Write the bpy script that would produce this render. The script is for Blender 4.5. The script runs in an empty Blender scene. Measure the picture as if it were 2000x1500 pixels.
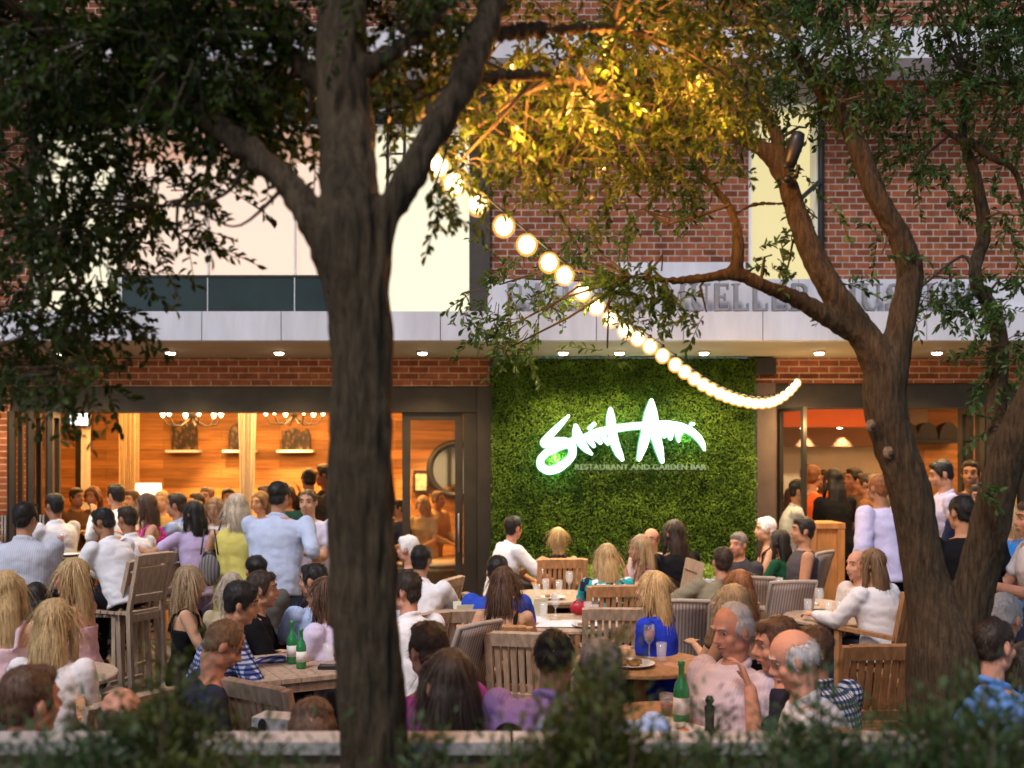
import bpy, bmesh, math, random
import numpy as np
from mathutils import Vector, Matrix, noise, Quaternion
R = random.Random(7)
NR = np.random.default_rng(11)
PI = math.pi
rad = math.radians
sc = bpy.context.scene
C = sc.collection
CAMH, HOR, F = 1.9, 905.0, 2000.0

def P(px, py, d):
    """photo pixel at depth d -> point in the place"""
    return Vector(((px-1000)/F*d, d, CAMH-(py-HOR)/F*d))

# ------------------------------------------------------------------ materials
MATS = {}
def newmat(name):
    m = bpy.data.materials.new(name); m.use_nodes = True
    nt = m.node_tree
    return m, nt, nt.nodes['Principled BSDF']
def setin(b, **k):
    for n, v in k.items():
        n = n.replace('_', ' ')
        if n in b.inputs: b.inputs[n].default_value = v
def c4(c): return (c[0], c[1], c[2], 1)
def tex_noise(nt, scale, detail=3, vec=None, stretch=None, coord='Object', rough=.6):
    tc = nt.nodes.new('ShaderNodeTexCoord'); n = nt.nodes.new('ShaderNodeTexNoise')
    n.inputs['Scale'].default_value = scale; n.inputs['Detail'].default_value = detail
    n.inputs['Roughness'].default_value = rough
    if stretch:
        mp = nt.nodes.new('ShaderNodeMapping'); mp.inputs['Scale'].default_value = stretch
        nt.links.new(tc.outputs[coord], mp.inputs[0]); nt.links.new(mp.outputs[0], n.inputs['Vector'])
    else: nt.links.new(tc.outputs[coord], n.inputs['Vector'])
    return n
def ramp(nt, src, stops):
    r = nt.nodes.new('ShaderNodeValToRGB'); e = r.color_ramp.elements
    while len(e) < len(stops): e.new(.5)
    for i, (p, c) in enumerate(stops): e[i].position = p; e[i].color = c4(c)
    nt.links.new(src, r.inputs[0]); return r
def bump(nt, b, src, strength=.3, dist=.01):
    k = nt.nodes.new('ShaderNodeBump'); k.inputs['Strength'].default_value = strength
    k.inputs['Distance'].default_value = dist
    nt.links.new(src, k.inputs['Height']); nt.links.new(k.outputs[0], b.inputs['Normal'])
def mul(c, k): return (min(c[0]*k, 1), min(c[1]*k, 1), min(c[2]*k, 1))

def noisy(name, col, var=.25, scale=8, rough=.7, bmp=0, stretch=None, metallic=0, spec=.4, detail=4, bscale=None):
    if name in MATS: return MATS[name]
    m, nt, b = newmat(name)
    n = tex_noise(nt, scale, detail, stretch=stretch)
    r = ramp(nt, n.outputs['Fac'], [(.3, mul(col, 1-var)), (.7, mul(col, 1+var))])
    nt.links.new(r.outputs[0], b.inputs['Base Color'])
    setin(b, Roughness=rough, Metallic=metallic, Specular_IOR_Level=spec)
    if bmp:
        n2 = tex_noise(nt, bscale or scale*3, 4, stretch=stretch); bump(nt, b, n2.outputs['Fac'], bmp, .01)
    MATS[name] = m; return m

def emis(name, col, strength):
    if name in MATS: return MATS[name]
    m, nt, b = newmat(name)
    setin(b, Base_Color=c4(mul(col, .06)), Emission_Color=c4(col), Emission_Strength=strength, Roughness=.5)
    MATS[name] = m; return m

def glassy(name, col=(.9,.95,.95), alpha=.25, rough=.05):
    if name in MATS: return MATS[name]
    m, nt, b = newmat(name)
    n = tex_noise(nt, 20, 2)
    rr = ramp(nt, n.outputs['Fac'], [(.3, (rough,)*3), (.7, (rough*1.6,)*3)])
    nt.links.new(rr.outputs[0], b.inputs['Roughness'])
    setin(b, Base_Color=c4(col), Alpha=alpha, Specular_IOR_Level=.8)
    MATS[name] = m; return m

def cloth(col, pattern=None, col2=(.8,.8,.85)):
    key = 'cloth %s %s %s' % (tuple(round(x, 3) for x in col), pattern, col2)
    if key in MATS: return MATS[key]
    m, nt, b = newmat('cloth')
    n = tex_noise(nt, 7, 4)
    base = ramp(nt, n.outputs['Fac'], [(.25, mul(col, .82)), (.75, mul(col, 1.1))])
    out = base.outputs[0]
    if pattern in ('stripe', 'plaid', 'pinstripe'):
        tc = nt.nodes.new('ShaderNodeTexCoord')
        fac = None
        axes = {'stripe': 'X', 'pinstripe': 'X', 'plaid': 'X'}[pattern]
        def wave(direction, sc_):
            w = nt.nodes.new('ShaderNodeTexWave'); w.bands_direction = direction
            w.inputs['Scale'].default_value = sc_; w.inputs['Distortion'].default_value = .4
            nt.links.new(tc.outputs['Object'], w.inputs['Vector'])
            return ramp(nt, w.outputs['Fac'], [(.45, (0,0,0)), (.6, (1,1,1))]).outputs[0]
        w1 = wave('X', 12 if pattern != 'pinstripe' else 22)
        mx = nt.nodes.new('ShaderNodeMixRGB'); mx.inputs[2].default_value = c4(col2)
        if pattern == 'pinstripe':
            k = nt.nodes.new('ShaderNodeMath'); k.operation = 'MULTIPLY'; k.inputs[1].default_value = .45
            nt.links.new(w1, k.inputs[0]); w1 = k.outputs[0]
        nt.links.new(w1, mx.inputs[0]); nt.links.new(out, mx.inputs[1]); out = mx.outputs[0]
        if pattern == 'plaid':
            w2 = wave('Z', 12)
            my = nt.nodes.new('ShaderNodeMixRGB'); my.blend_type = 'MULTIPLY'; my.inputs[2].default_value = (.15,.2,.4,1)
            nt.links.new(w2, my.inputs[0]); nt.links.new(out, my.inputs[1]); out = my.outputs[0]
    elif pattern == 'floral':
        tc = nt.nodes.new('ShaderNodeTexCoord'); v = nt.nodes.new('ShaderNodeTexVoronoi')
        v.inputs['Scale'].default_value = 22
        nt.links.new(tc.outputs['Object'], v.inputs['Vector'])
        sp = nt.nodes.new('ShaderNodeSeparateColor'); nt.links.new(v.outputs['Color'], sp.inputs[0])
        rr = ramp(nt, sp.outputs[0], [(0, (.02,.03,.05)), (.3, (.03,.35,.4)), (.55, (.75,.8,.78)), (.75, (.05,.45,.5)), (.9, (.02,.02,.03))])
        rr.color_ramp.interpolation = 'CONSTANT'; out = rr.outputs[0]
    nt.links.new(out, b.inputs['Base Color'])
    setin(b, Roughness=.85, Specular_IOR_Level=.12)
    n2 = tex_noise(nt, 30, 5, stretch=(1, 1, .5)); bump(nt, b, n2.outputs['Fac'], .35, .012)
    MATS[key] = m; return m

def skin(tone):
    key = 'skin%d' % tone
    if key in MATS: return MATS[key]
    col = [(.56,.32,.20), (.46,.235,.14), (.34,.165,.095), (.54,.265,.175), (.22,.11,.07)][tone]
    m, nt, b = newmat('skin')
    n = tex_noise(nt, 22, 6, rough=.75)
    r = ramp(nt, n.outputs['Fac'], [(.28, mul(col, .80)), (.52, col), (.75, (col[0]*1.18, col[1]*1.03, col[2]*1.0))])
    nt.links.new(r.outputs[0], b.inputs['Base Color'])
    setin(b, Roughness=.6, Specular_IOR_Level=.25, Subsurface_Weight=.08, Subsurface_Radius=(.012,.005,.003))
    n2 = tex_noise(nt, 90, 3); bump(nt, b, n2.outputs['Fac'], .12, .004)
    MATS[key] = m; return m

HAIRC = {'black': (.010,.008,.008), 'dark': (.028,.017,.011), 'brown': (.075,.038,.02), 'lightbrown': (.16,.09,.045),
         'blonde': (.50,.34,.16), 'sandy': (.36,.25,.14), 'ash': (.48,.40,.30), 'grey': (.42,.42,.44), 'white': (.80,.80,.80),
         'auburn': (.20,.075,.025), 'saltpepper': (.16,.15,.15)}
def hairmat(name):
    key = 'hair ' + name
    if key in MATS: return MATS[key]
    col = HAIRC[name]
    m, nt, b = newmat('hair')
    n = tex_noise(nt, 1, 5, stretch=(130, 130, 6), rough=.7)
    lo = .35 if name in ('blonde', 'sandy', 'ash', 'lightbrown', 'auburn') else (.78 if name in ('grey','white','saltpepper') else .6)
    r = ramp(nt, n.outputs['Fac'], [(.3, mul(col, lo)), (.5, col), (.72, mul(col, 1.45 if name not in ('grey','white','saltpepper') else 1.2))])
    ge = nt.nodes.new('ShaderNodeNewGeometry'); r3 = ramp(nt, ge.outputs['Random Per Island'], [(0,(.55,.55,.55)),(1,(1.5,1.45,1.4))]); mh = nt.nodes.new('ShaderNodeMixRGB'); mh.blend_type = 'MULTIPLY'; mh.inputs[0].default_value = .6
    nt.links.new(r.outputs[0], mh.inputs[1]); nt.links.new(r3.outputs[0], mh.inputs[2]); nt.links.new(mh.outputs[0], b.inputs['Base Color'])
    setin(b, Roughness=.45, Specular_IOR_Level=.35)
    bump(nt, b, n.outputs['Fac'], .5, .008)
    MATS[key] = m; return m

# ------------------------------------------------------------------ mesh collector
class MB:
    def __init__(s): s.v = []; s.f = []; s.mi = []; s.m = 0
    def add(s, vs, fs):
        o = len(s.v); s.v.extend(tuple(x) for x in vs); s.f.extend(tuple(i+o for i in q) for q in fs); s.mi.extend([s.m]*len(fs)); return s
    def box(s, x0, y0, z0, x1, y1, z1, M=None):
        vs = [Vector(p) for p in ((x0,y0,z0),(x1,y0,z0),(x1,y1,z0),(x0,y1,z0),(x0,y0,z1),(x1,y0,z1),(x1,y1,z1),(x0,y1,z1))]
        if M: vs = [M @ p for p in vs]
        return s.add(vs, [(0,3,2,1),(4,5,6,7),(0,1,5,4),(1,2,6,5),(2,3,7,6),(3,0,4,7)])
    def bar(s, a, b, w, t, up=Vector((0,0,1))):
        """box beam from a to b, width w (sideways) thickness t"""
        a, b = Vector(a), Vector(b); d = (b-a); L = d.length; d.normalize()
        x = d.cross(up)
        if x.length < 1e-4: x = d.cross(Vector((0,1,0)))
        x.normalize(); y = x.cross(d)
        vs = []
        for q in (a, b):
            for i, j in ((-1,-1),(1,-1),(1,1),(-1,1)): vs.append(q+x*(w/2*i)+y*(t/2*j))
        return s.add(vs, [(3,2,1,0),(4,5,6,7),(0,1,5,4),(1,2,6,5),(2,3,7,6),(3,0,4,7)])
    def loft(s, rings, n=14, cap=True):
        """rings: (centre, X, Y) half axes; closed ends"""
        vs = []; fs = []
        for c, X, Y in rings:
            for k in range(n):
                a = 2*PI*k/n; vs.append(c + X*math.cos(a) + Y*math.sin(a))
        m = len(rings)
        for i in range(m-1):
            for k in range(n):
                k2 = (k+1) % n; fs.append((i*n+k, i*n+k2, (i+1)*n+k2, (i+1)*n+k))
        vs.append(rings[0][0]); vs.append(rings[-1][0]); a, b = m*n, m*n+1
        for k in range(n):
            k2 = (k+1) % n; fs.append((a, k2, k)); fs.append((b, (m-1)*n+k, (m-1)*n+k2))
        return s.add(vs, fs)
    def tube(s, pts, rs, n=10, flat=1.0, ref=None):
        pts = [Vector(p) for p in pts]
        if not hasattr(rs, '__len__'): rs = [rs]*len(pts)
        d0 = (pts[1]-pts[0]).normalized(); d1 = (pts[-1]-pts[-2]).normalized()
        P2 = [pts[0]-d0*rs[0]*.7] + pts + [pts[-1]+d1*rs[-1]*.7]
        R2 = [rs[0]*.6] + list(rs) + [rs[-1]*.6]
        rings = []; x = None
        for i, p in enumerate(P2):
            d = (P2[min(i+1, len(P2)-1)]-P2[max(i-1, 0)]).normalized()
            if x is None:
                u = ref or (Vector((0,0,1)) if abs(d.z) < .9 else Vector((0,1,0)))
                x = d.cross(u).normalized()
            else: x = (x - d*x.dot(d)).normalized()
            y = d.cross(x); rings.append((p, x*R2[i], y*R2[i]*flat))
        return s.loft(rings, n)
    def ell(s, c, rx, ry, rz, B=None, n=14, m=9):
        c = Vector(c); B = B or Matrix.Identity(3)
        vs = []; fs = []
        for i in range(1, m):
            t = PI*i/m
            for k in range(n):
                a = 2*PI*k/n
                vs.append(c + B @ Vector((rx*math.sin(t)*math.cos(a), ry*math.sin(t)*math.sin(a), -rz*math.cos(t))))
        for i in range(m-2):
            for k in range(n):
                k2 = (k+1) % n; fs.append((i*n+k, i*n+k2, (i+1)*n+k2, (i+1)*n+k))
        vs.append(c+B@Vector((0,0,-rz))); vs.append(c+B@Vector((0,0,rz))); a = (m-1)*n
        for k in range(n):
            k2 = (k+1) % n; fs.append((a, k2, k)); fs.append((a+1, (m-2)*n+k, (m-2)*n+k2))
        return s.add(vs, fs)
    def lathe(s, prof, c=(0,0,0), n=20):
        c = Vector(c)
        rings = [(c+Vector((0,0,z)), Vector((r,0,0)), Vector((0,r,0))) for r, z in prof]
        return s.loft(rings, n)
    def build(s, name, mats, parent=None, smooth=False):
        me = bpy.data.meshes.new(name); me.from_pydata(s.v, [], s.f)
        if not isinstance(mats, (list, tuple)): mats = [mats]
        for m in mats: me.materials.append(m)
        if len(mats) > 1: me.polygons.foreach_set('material_index', s.mi)
        if smooth: me.polygons.foreach_set('use_smooth', [True]*len(me.polygons))
        me.update()
        o = bpy.data.objects.new(name, me); C.objects.link(o)
        if parent: o.parent = parent
        return o

def tag(o, label=None, cat=None, group=None, kind=None):
    if label: o['label'] = label
    if cat: o['category'] = cat
    if group: o['group'] = group
    if kind: o['kind'] = kind
    return o
def thing(name, label, cat, loc=(0,0,0), rz=0, group=None):
    o = bpy.data.objects.new(name, None); C.objects.link(o); o.location = loc; o.rotation_euler = (0,0,rz)
    o.empty_display_size = .1
    return tag(o, label, cat, group)
def copy_tree(o, parent=None):
    c = o.copy(); C.objects.link(c)
    if parent: c.parent = parent
    for ch in list(o.children): copy_tree(ch, c)
    return c

# voxel-remesh queue: soft bodies, cloth, hair, tree trunks
QUEUE = []
def soften(mb, name, mat, parent, voxel, smooth=3, disp=None):
    o = mb.build(name, mat, parent)
    r = o.modifiers.new('r', 'REMESH'); r.mode = 'VOXEL'; r.voxel_size = voxel; r.use_smooth_shade = True
    if smooth:
        sm = o.modifiers.new('s', 'SMOOTH'); sm.factor = .5; sm.iterations = smooth
    QUEUE.append((o, disp)); return o
def flush():
    dg = bpy.context.evaluated_depsgraph_get(); dg.update()
    for o, disp in QUEUE:
        me = bpy.data.meshes.new_from_object(o.evaluated_get(dg))
        o.modifiers.clear(); old = o.data; o.data = me; me.name = old.name; bpy.data.meshes.remove(old)
        nv = len(me.vertices)
        if disp and nv:
            co = np.empty(nv*3, np.float32); me.vertices.foreach_get('co', co); co = co.reshape(-1, 3)
            no = np.empty(nv*3, np.float32); me.vertex_normals.foreach_get('vector', no); no = no.reshape(-1, 3)
            off = np.array([disp(x, y, z) for x, y, z in co.tolist()], np.float32)
            me.vertices.foreach_set('co', (co + no*off[:, None]).ravel()); me.update()
        me.polygons.foreach_set('use_smooth', np.ones(len(me.polygons), bool))
    QUEUE.clear()
N3 = noise.noise
# ------------------------------------------------------------------ people
def two_bone(a, t, l1, l2, pole):
    d = t-a; L = d.length
    if L > (l1+l2)*.995: t = a + d*((l1+l2)*.995/L); d = t-a; L = d.length
    if L < abs(l1-l2)+.05: t = a + d.normalized()*(abs(l1-l2)+.05); d = t-a; L = d.length
    u = d/L; k = (l1*l1-l2*l2+L*L)/(2*L); h = math.sqrt(max(l1*l1-k*k, 0))
    p = (pole - u*pole.dot(u))
    p = p.normalized() if p.length > 1e-4 else Vector((0,0,-1))
    return a+u*k+p*h, t

ARM = {'table': (-.02,.36,-.20), 'lap': (-.09,.26,-.36), 'side': (.07,.05,-.50), 'chin': (-.13,.19,.03), 'phone': (-.10,.24,-.42),
       'fwd': (-.02,.47,-.06), 'cross': (-.22,.24,-.22), 'hip': (.12,.0,-.36), 'glass': (-.12,.28,.02), 'out': (.40,.22,-.04), 'rest': (.10,.20,-.30), 'hair': (-.04,.10,.22)}

def sleeve_mod(x, y, z):
    return N3((x*6, y*6, z*8))*.006 + (abs(N3((x*8+3+z*5, y*8, z*15)))-.18)*.010 + N3((x*22, y*22, z*34))*.0022
def skirt_fold(x, y, z): return N3((x*8, y*8, z*4))*.01
def hair_disp(x, y, z): return N3((x*95, y*95, z*7))*.0038 + N3((x*26, y*26, z*4))*.005
def short_disp(x, y, z): return N3((x*55, y*55, z*40))*.0045 + N3((x*20, y*20, z*20))*.005

N_PERSON = 0
def person(label, px, py, d=None, yaw=0, pose='sit', top=('shirt', (.7,.7,.72)), bottom=(.03,.035,.05), hair=('short', 'dark'), tone=0,
           lean=8, side=0, hyaw=0, hpitch=0, arms=('lap', 'lap'), sex='m', k=None, face=None, chair='teak', seat=.43, pattern=None, col2=(.8,.8,.85),
           wide=1.0, foot=None, group='people dining and mingling on the patio'):
    global N_PERSON
    N_PERSON += 1
    fem = sex == 'f'
    s = k or (.91 if fem else .955)
    if pose == 'stand': s = 1.0
    sit = pose == 'sit'
    col = top[1]; tstyle = top[0]
    def build(s, d):
        """joint positions in the body's own frame (faces +Y)"""
        J = {}
        la, sa = rad(lean), rad(side)
        u = Vector((math.sin(sa), math.sin(la)*math.cos(sa), math.cos(la)*math.cos(sa))); r = Vector((math.cos(sa), 0, -math.sin(sa)))
        f = u.cross(r)*-1; f = r.cross(u)*-1
        if f.y < 0: f = -f
        pel = Vector((0, 0, (seat+.10*s) if sit else .93*s))
        def sp(L, fo=0, ro=0):
            bend = la*(L/.5)*.25
            uu = (u*math.cos(bend)+f*math.sin(bend))
            return pel + (uu*L + f*fo + r*ro)*s
        J.update(u=u, r=r, f=f, pel=pel, sp=sp)
        nb = sp(.50); hd = Vector((0,0,1))*.5 + u*.5; hd.normalize()
        hf = Vector((0,1,0))
        J['nb'] = nb; J['hc'] = nb + (hd*.165 + hf*(.018+.0))*s
        hy, hp = rad(hyaw), rad(hpitch)
        B = Matrix.Rotation(hy, 3, 'Z') @ Matrix.Rotation(sa*.5, 3, 'Y') @ Matrix.Rotation(-hp-la*.25, 3, 'X')
        J['B'] = B; J['top'] = J['hc'] + B @ Vector((0,-.01,.125*s))
        return J
    J = build(s, d)
    Rz = Matrix.Rotation(rad(yaw), 3, 'Z')
    if sit:
        if d is None: d = F*(CAMH-J['top'].z)/(py-HOR)
    else:
        zt = CAMH-(py-HOR)/F*d
        s = k or max(.84, min(1.13, zt/J['top'].z)); J = build(s, d)
    tp = P(px, py, d)
    base = tp - Rz @ J['top']
    dz = base.z if sit else 0
    if sit and abs(dz) > .02:           # a higher or lower seat keeps the feet on the floor
        seat += max(-.22, min(.40, dz)); J = build(s, d)
    base.z = 0
    root = thing('person', label, 'person', base, rad(yaw), group)
    u, r, f, pel, sp, B, hc = (J[x] for x in ('u','r','f','pel','sp','B','hc'))
    vox = max(.0072, min(.016, .00155*d))
    near = d < 7.2
    H = lambda x, y, z: hc + B @ (Vector((x, y, z))*s)
    w = (.88 if fem else 1.0)*wide
    prof = ([(-.10,.13,.10),(-.04,.168,.118),(.03,.17,.115),(.14,.125,.092),(.24,.14,.105),(.33,.152,.118),(.41,.155,.098),(.46,.13,.075),(.50,.065,.058)] if fem else
            [(-.10,.14,.11),(-.04,.165,.122),(.03,.168,.122),(.14,.16,.118),(.24,.168,.12),(.34,.182,.128),(.42,.188,.108),(.47,.14,.08),(.50,.07,.062)])
    def torso(mb, grow, L0=-1, L1=9, n=18, wk=1.0):
        rings = []
        for L, a, b in prof:
            if L0 <= L <= L1: rings.append((sp(L, .012 if .2 < L < .4 else 0), r*((a*wide*wk+grow)*s), f*((b*(1+(wide-1)*.8)+grow)*s)))
        mb.loft(rings, n)
    shw = (.165 if fem else .195)*wide
    JA = []
    for i, sg in ((0, -1), (1, 1)):
        sh = sp(.445, 0, sg*shw)
        a = arms[i]
        if isinstance(a, str): a = ARM[a]
        tgt = sh + Vector((sg*a[0], a[1], a[2]))*s
        el, wr = two_bone(sh, tgt, .285*s, .255*s, Vector((sg*.42, -.35, -1.0)))
        JA.append((sg, sh, el, wr))
    JL = []
    for sg in (-1, 1):
        hp = sp(-.02, 0, sg*.088)
        if sit:
            kn = Vector((sg*(.11 if not fem else .08), (hp.y+.40*s), pel.z-.005))
            an = Vector((sg*.10, kn.y+.02, max(.08, kn.z-.43*s))) if foot is None else Vector((sg*.10, kn.y+.0, foot))
            if an.z > .1 and foot is None: an.z = .085
        else:
            kn = Vector((sg*.10*s, .03*s, .50*s)); an = Vector((sg*.115*s, -.01, .085*s))
        JL.append((sg, hp, kn, an))
    # ---- the body: one continuous skin
    mb = MB(); torso(mb, -.004)
    nk = .047 if fem else .056
    mb.tube([sp(.46), J['nb'], hc+B@Vector((0,-.022*s,-.07*s)), hc+B@Vector((0,-.02*s,0))], [.062*s, nk*s, nk*.98*s, nk*s], 12)
    mb.ell(H(0,-.010,.030), .076*s, .094*s, .088*s, B, 16, 11)
    mb.ell(H(0,.020,-.042), .060*s, .068*s, .076*s, B, 14, 9)
    mb.ell(H(0,.058,-.096), .027*s, .025*s, .021*s, B, 10, 7)
    for sg in (-1, 1):
        mb.ell(H(sg*.040,.052,-.028), .023*s, .026*s, .024*s, B, 10, 7)
        mb.ell(H(sg*.048,.005,-.070), .018*s, .040*s, .026*s, B, 10, 7)
        mb.ell(H(sg*.076,-.012,-.008), .012*s, .020*s, .032*s, B @ Matrix.Rotation(sg*.35, 3, 'Z'), 10, 7)
    mb.ell(H(0,.074,.034), .052*s, .016*s, .011*s, B, 12, 7)
    mb.tube([H(0,.080,.022), H(0,.093,-.004), H(0,.106,-.024)], [.009*s, .011*s, .014*s], 8)
    mb.ell(H(0,.092,-.030), .019*s, .014*s, .009*s, B, 10, 7)
    mb.ell(H(0,.078,-.058), .026*s, .016*s, .015*s, B, 10, 7)
    rA = (.046,.036,.030,.024) if fem else (.057,.045,.038,.029)
    for sg, sh, el, wr in JA:
        mb.ell(sh, rA[0]*.98*s, rA[0]*.98*s, rA[0]*.98*s)
        mb.tube([sh, sh.lerp(el, .5), el], [rA[0]*s, (rA[0]*.55+rA[1]*.45)*s, rA[1]*s], 10)
        mb.tube([el, el.lerp(wr, .3), wr], [rA[1]*s, rA[2]*1.08*s, rA[3]*s], 10)
        h = (wr-el).normalized(); h = (h + Vector((0, .25, -.1))).normalized() if sit else (h+Vector((0,.1,0))).normalized()
        inner = Vector((-sg, 0.1, .25)); wd = inner - h*inner.dot(h); wd.normalize(); nrm = h.cross(wd)
        if nrm.z > 0: nrm = -nrm
        ps = wr + h*.012*s
        mb.loft([(ps, wd*.026*s, nrm*.017*s), (ps+h*.03*s, wd*.036*s, nrm*.016*s), (ps+h*.075*s, wd*.042*s, nrm*.014*s), (ps+h*.092*s, wd*.039*s, nrm*.011*s)], 12)
        for q, (off, ln) in enumerate(((.031,.070),(.0105,.080),(-.0105,.074),(-.031,.058))):
            p = ps + h*.085*s + wd*off*s; dr = (h + wd*off*1.6).normalized(); pts = [p]; c = 0
            for seg, fr in enumerate((.46,.31,.23)):
                c += rad(14+q*3+seg*8); pts.append(pts[-1] + (dr*math.cos(c)+nrm*math.sin(c))*ln*fr*s)
            mb.tube(pts, [.0088*s,.0084*s,.0076*s,.0066*s], 7)
        p = ps + h*.022*s + wd*.026*s
        mb.tube([p, p+(h*.6+wd*.75+nrm*.15)*.034*s, p+(h*.95+wd*.85+nrm*.3)*.058*s], [.0125*s, .0105*s, .008*s], 7)
    for sg, hp, kn, an in JL:
        mb.tube([hp, hp.lerp(kn, .5), kn], [.082*s, .070*s, .053*s], 12)
        mb.tube([kn, kn.lerp(an, .35), an], [.052*s, .052*s, .036*s], 10)
        mb.tube([an+Vector((0,-.02,-.03)), an+Vector((0,.08,-.05)), an+Vector((0,.16*s,-.058))], [.036*s,.036*s,.024*s], 10, flat=.8)
    soften(mb, 'body', skin(tone), root, vox if near else vox*.95, 2 if near else 1)
    # ---- clothes
    mb = MB(); g = .012
    blouse = tstyle in ('shirt', 'tee', 'rolled', 'loose')
    hem = -.13 if (not sit and blouse) else -.07
    L1 = {'tank': .38, 'halter': .41, 'strapless': .36}.get(tstyle, .47)
    rings = []
    pr = [(L, a, b) for L, a, b in prof if -.06 < L <= L1]
    loose = {'loose': .03, 'shirt': .012, 'rolled': .012, 'tee': .009}.get(tstyle, 0)
    if fem: loose *= .8
    first = pr[0]
    rings.append((sp(hem), r*((first[1]*wide+g+loose*1.3)*s), f*((first[2]+g+loose*1.3+(wide-1)*.1)*s)))
    for L, a, b in pr:
        gg = g + loose*(1.0 if L < .35 else .35)
        rings.append((sp(L, .012 if .2 < L < .4 else 0), r*((a*wide+gg)*s), f*((b*(1+(wide-1)*.8)+gg)*s)))
    if L1 > .4: rings.append((sp(.492), r*(.084*s), f*(.078*s)))
    mb.loft(rings, 20)
    if fem and tstyle != 'loose':
        for sg in (-1, 1): mb.ell(sp(.31, .085, sg*.062), .062*s, .052*s, .058*s)
    if tstyle in ('tank', 'halter'):
        for sg in (-1, 1):
            if tstyle == 'tank':
                mb.tube([sp(.33,.10,sg*.085), sp(.43,.085,sg*.09), sp(.485,.0,sg*.10), sp(.43,-.09,sg*.095), sp(.33,-.115,sg*.09)], .017*s, 8, flat=1)
            else:
                mb.tube([sp(.32,.10,sg*.07), sp(.44,.075,sg*.06), sp(.505,.0,sg*.055), sp(.50,-.055,sg*.02)], .014*s, 8)
    if blouse:
        frac = {'tee': .62, 'rolled': 1.0, 'shirt': 1.0, 'loose': 1.0}[tstyle]
        for sg, sh, el, wr in JA:
            q = .015 if tstyle != 'loose' else .03
            mb.ell(sh, (rA[0]*1.02+q*.8)*s, (rA[0]*1.0+q*.8)*s, (rA[0]*1.0+q*.8)*s)
            e = sh.lerp(el, frac)
            mb.tube([sh, sh.lerp(e, .5), e], [(rA[0]+q)*s, (rA[0]*.9+q)*s, (rA[1]+q+(.004 if frac < 1 else 0))*s], 12)
            if tstyle in ('shirt', 'loose'):
                mb.tube([el, el.lerp(wr, .5), el.lerp(wr, .96)], [(rA[1]+q)*s, (rA[2]+q)*s, (rA[3]+.010)*s], 12)
            elif tstyle == 'rolled':
                e2 = el.lerp(wr, .18); mb.tube([el, e2], [(rA[1]+q)*s, (rA[1]+q)*s], 12)
        if tstyle in ('shirt', 'rolled'):      # collar
            pts = [sp(.505+.018*math.cos(a), .066*math.cos(a)*-1, .066*math.sin(a)) for a in [2*PI*i/12 for i in range(13)]]
            mb.tube(pts, .017*s, 8)
    nm = {'tank': 'tank_top', 'halter': 'halter_top', 'strapless': 'strapless_top', 'tee': 'tee_shirt', 'loose': 'blouse'}.get(tstyle, 'shirt')
    soften(mb, nm, cloth(col, pattern, col2), root, vox*1.05, 3 if near else 2, sleeve_mod)
    mb = MB(); g = .014
    mb.loft([(sp(.05), r*((prof[2][1]*wide+g*.6)*s), f*((prof[2][2]+g*.6+(wide-1)*.1)*s)), (sp(-.04), r*((.168*wide+g)*s), f*((.122+g)*s)), (sp(-.10), r*((.15*wide+g)*s), f*((.115+g)*s))], 18)
    for sg, hp, kn, an in JL:
        mb.tube([hp, hp.lerp(kn, .5), kn], [(.086+g)*s, (.074+g)*s, (.058+g)*s], 12)
        mb.tube([kn, kn.lerp(an, .5), an+Vector((0,0,.01))], [(.056+g)*s, (.052+g)*s, (.044+g)*s], 12)
    soften(mb, 'trousers', cloth(bottom), root, max(vox*1.3, .012), 3, sleeve_mod)
    for sg, hp, kn, an in JL:
        mb = MB(); a = an
        mb.tube([a+Vector((0,-.045,-.035)), a+Vector((0,.02,-.03)), a+Vector((0,.10*s,-.045)), a+Vector((0,.18*s,-.052))], [.040*s,.046*s,.044*s,.030*s], 12, flat=.78)
        mb.build('shoe', noisy('shoe leather', (.03,.022,.018), .3, 12, .45), root, True)
    # ---- hair
    style, hcol = hair
    mb = MB()
    if style in ('short', 'tousled'):
        gr = 1.06 if style == 'tousled' else 1.0
        mb.ell(H(0,-.020,.044), .083*gr*s, .094*gr*s, .087*gr*s, B, 18, 11)
        mb.ell(H(0,-.052,-.012), .070*s, .052*s, .062*s, B, 14, 9)
        mb.ell(H(0,.040,.088), .058*s, .040*s, .034*gr*s, B, 12, 8)
        for sg in (-1, 1): mb.ell(H(sg*.072,.014,.016), .012*s, .022*s, .040*s, B, 8, 7)
    elif style == 'buzz':
        mb.ell(H(0,-.016,.036), .0795*s, .0955*s, .0875*s, B, 18, 11)
        mb.ell(H(0,-.048,-.014), .066*s, .050*s, .056*s, B, 14, 9)
    elif style in ('balding', 'fringe'):
        mb.ell(H(0,-.060,.010), .072*s, .050*s, .062*s, B, 14, 9)
        for sg in (-1, 1): mb.ell(H(sg*.066,-.022,.016), .017*s, .055*s, .048*s, B, 10, 8)
        if style == 'balding': mb.ell(H(0,-.03,.062), .074*s, .076*s, .063*s, B, 16, 9)
    elif style in ('long', 'xlong', 'bob'):
        L = {'long': .36, 'xlong': .48, 'bob': .19}[style]
        mb.ell(H(0,-.022,.042), .088*s, .100*s, .092*s, B, 18, 11)
        d0 = Vector((0,0,-1)); bk = B @ Vector((0,-1,0)); bk.z = 0; bk.normalize(); rx = B @ Vector((1,0,0)); rx.z *= .3; rx.normalize()
        c0 = H(0,-.045,.05); rings = [(c0, rx*.080*s, bk*.055*s)]
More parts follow.
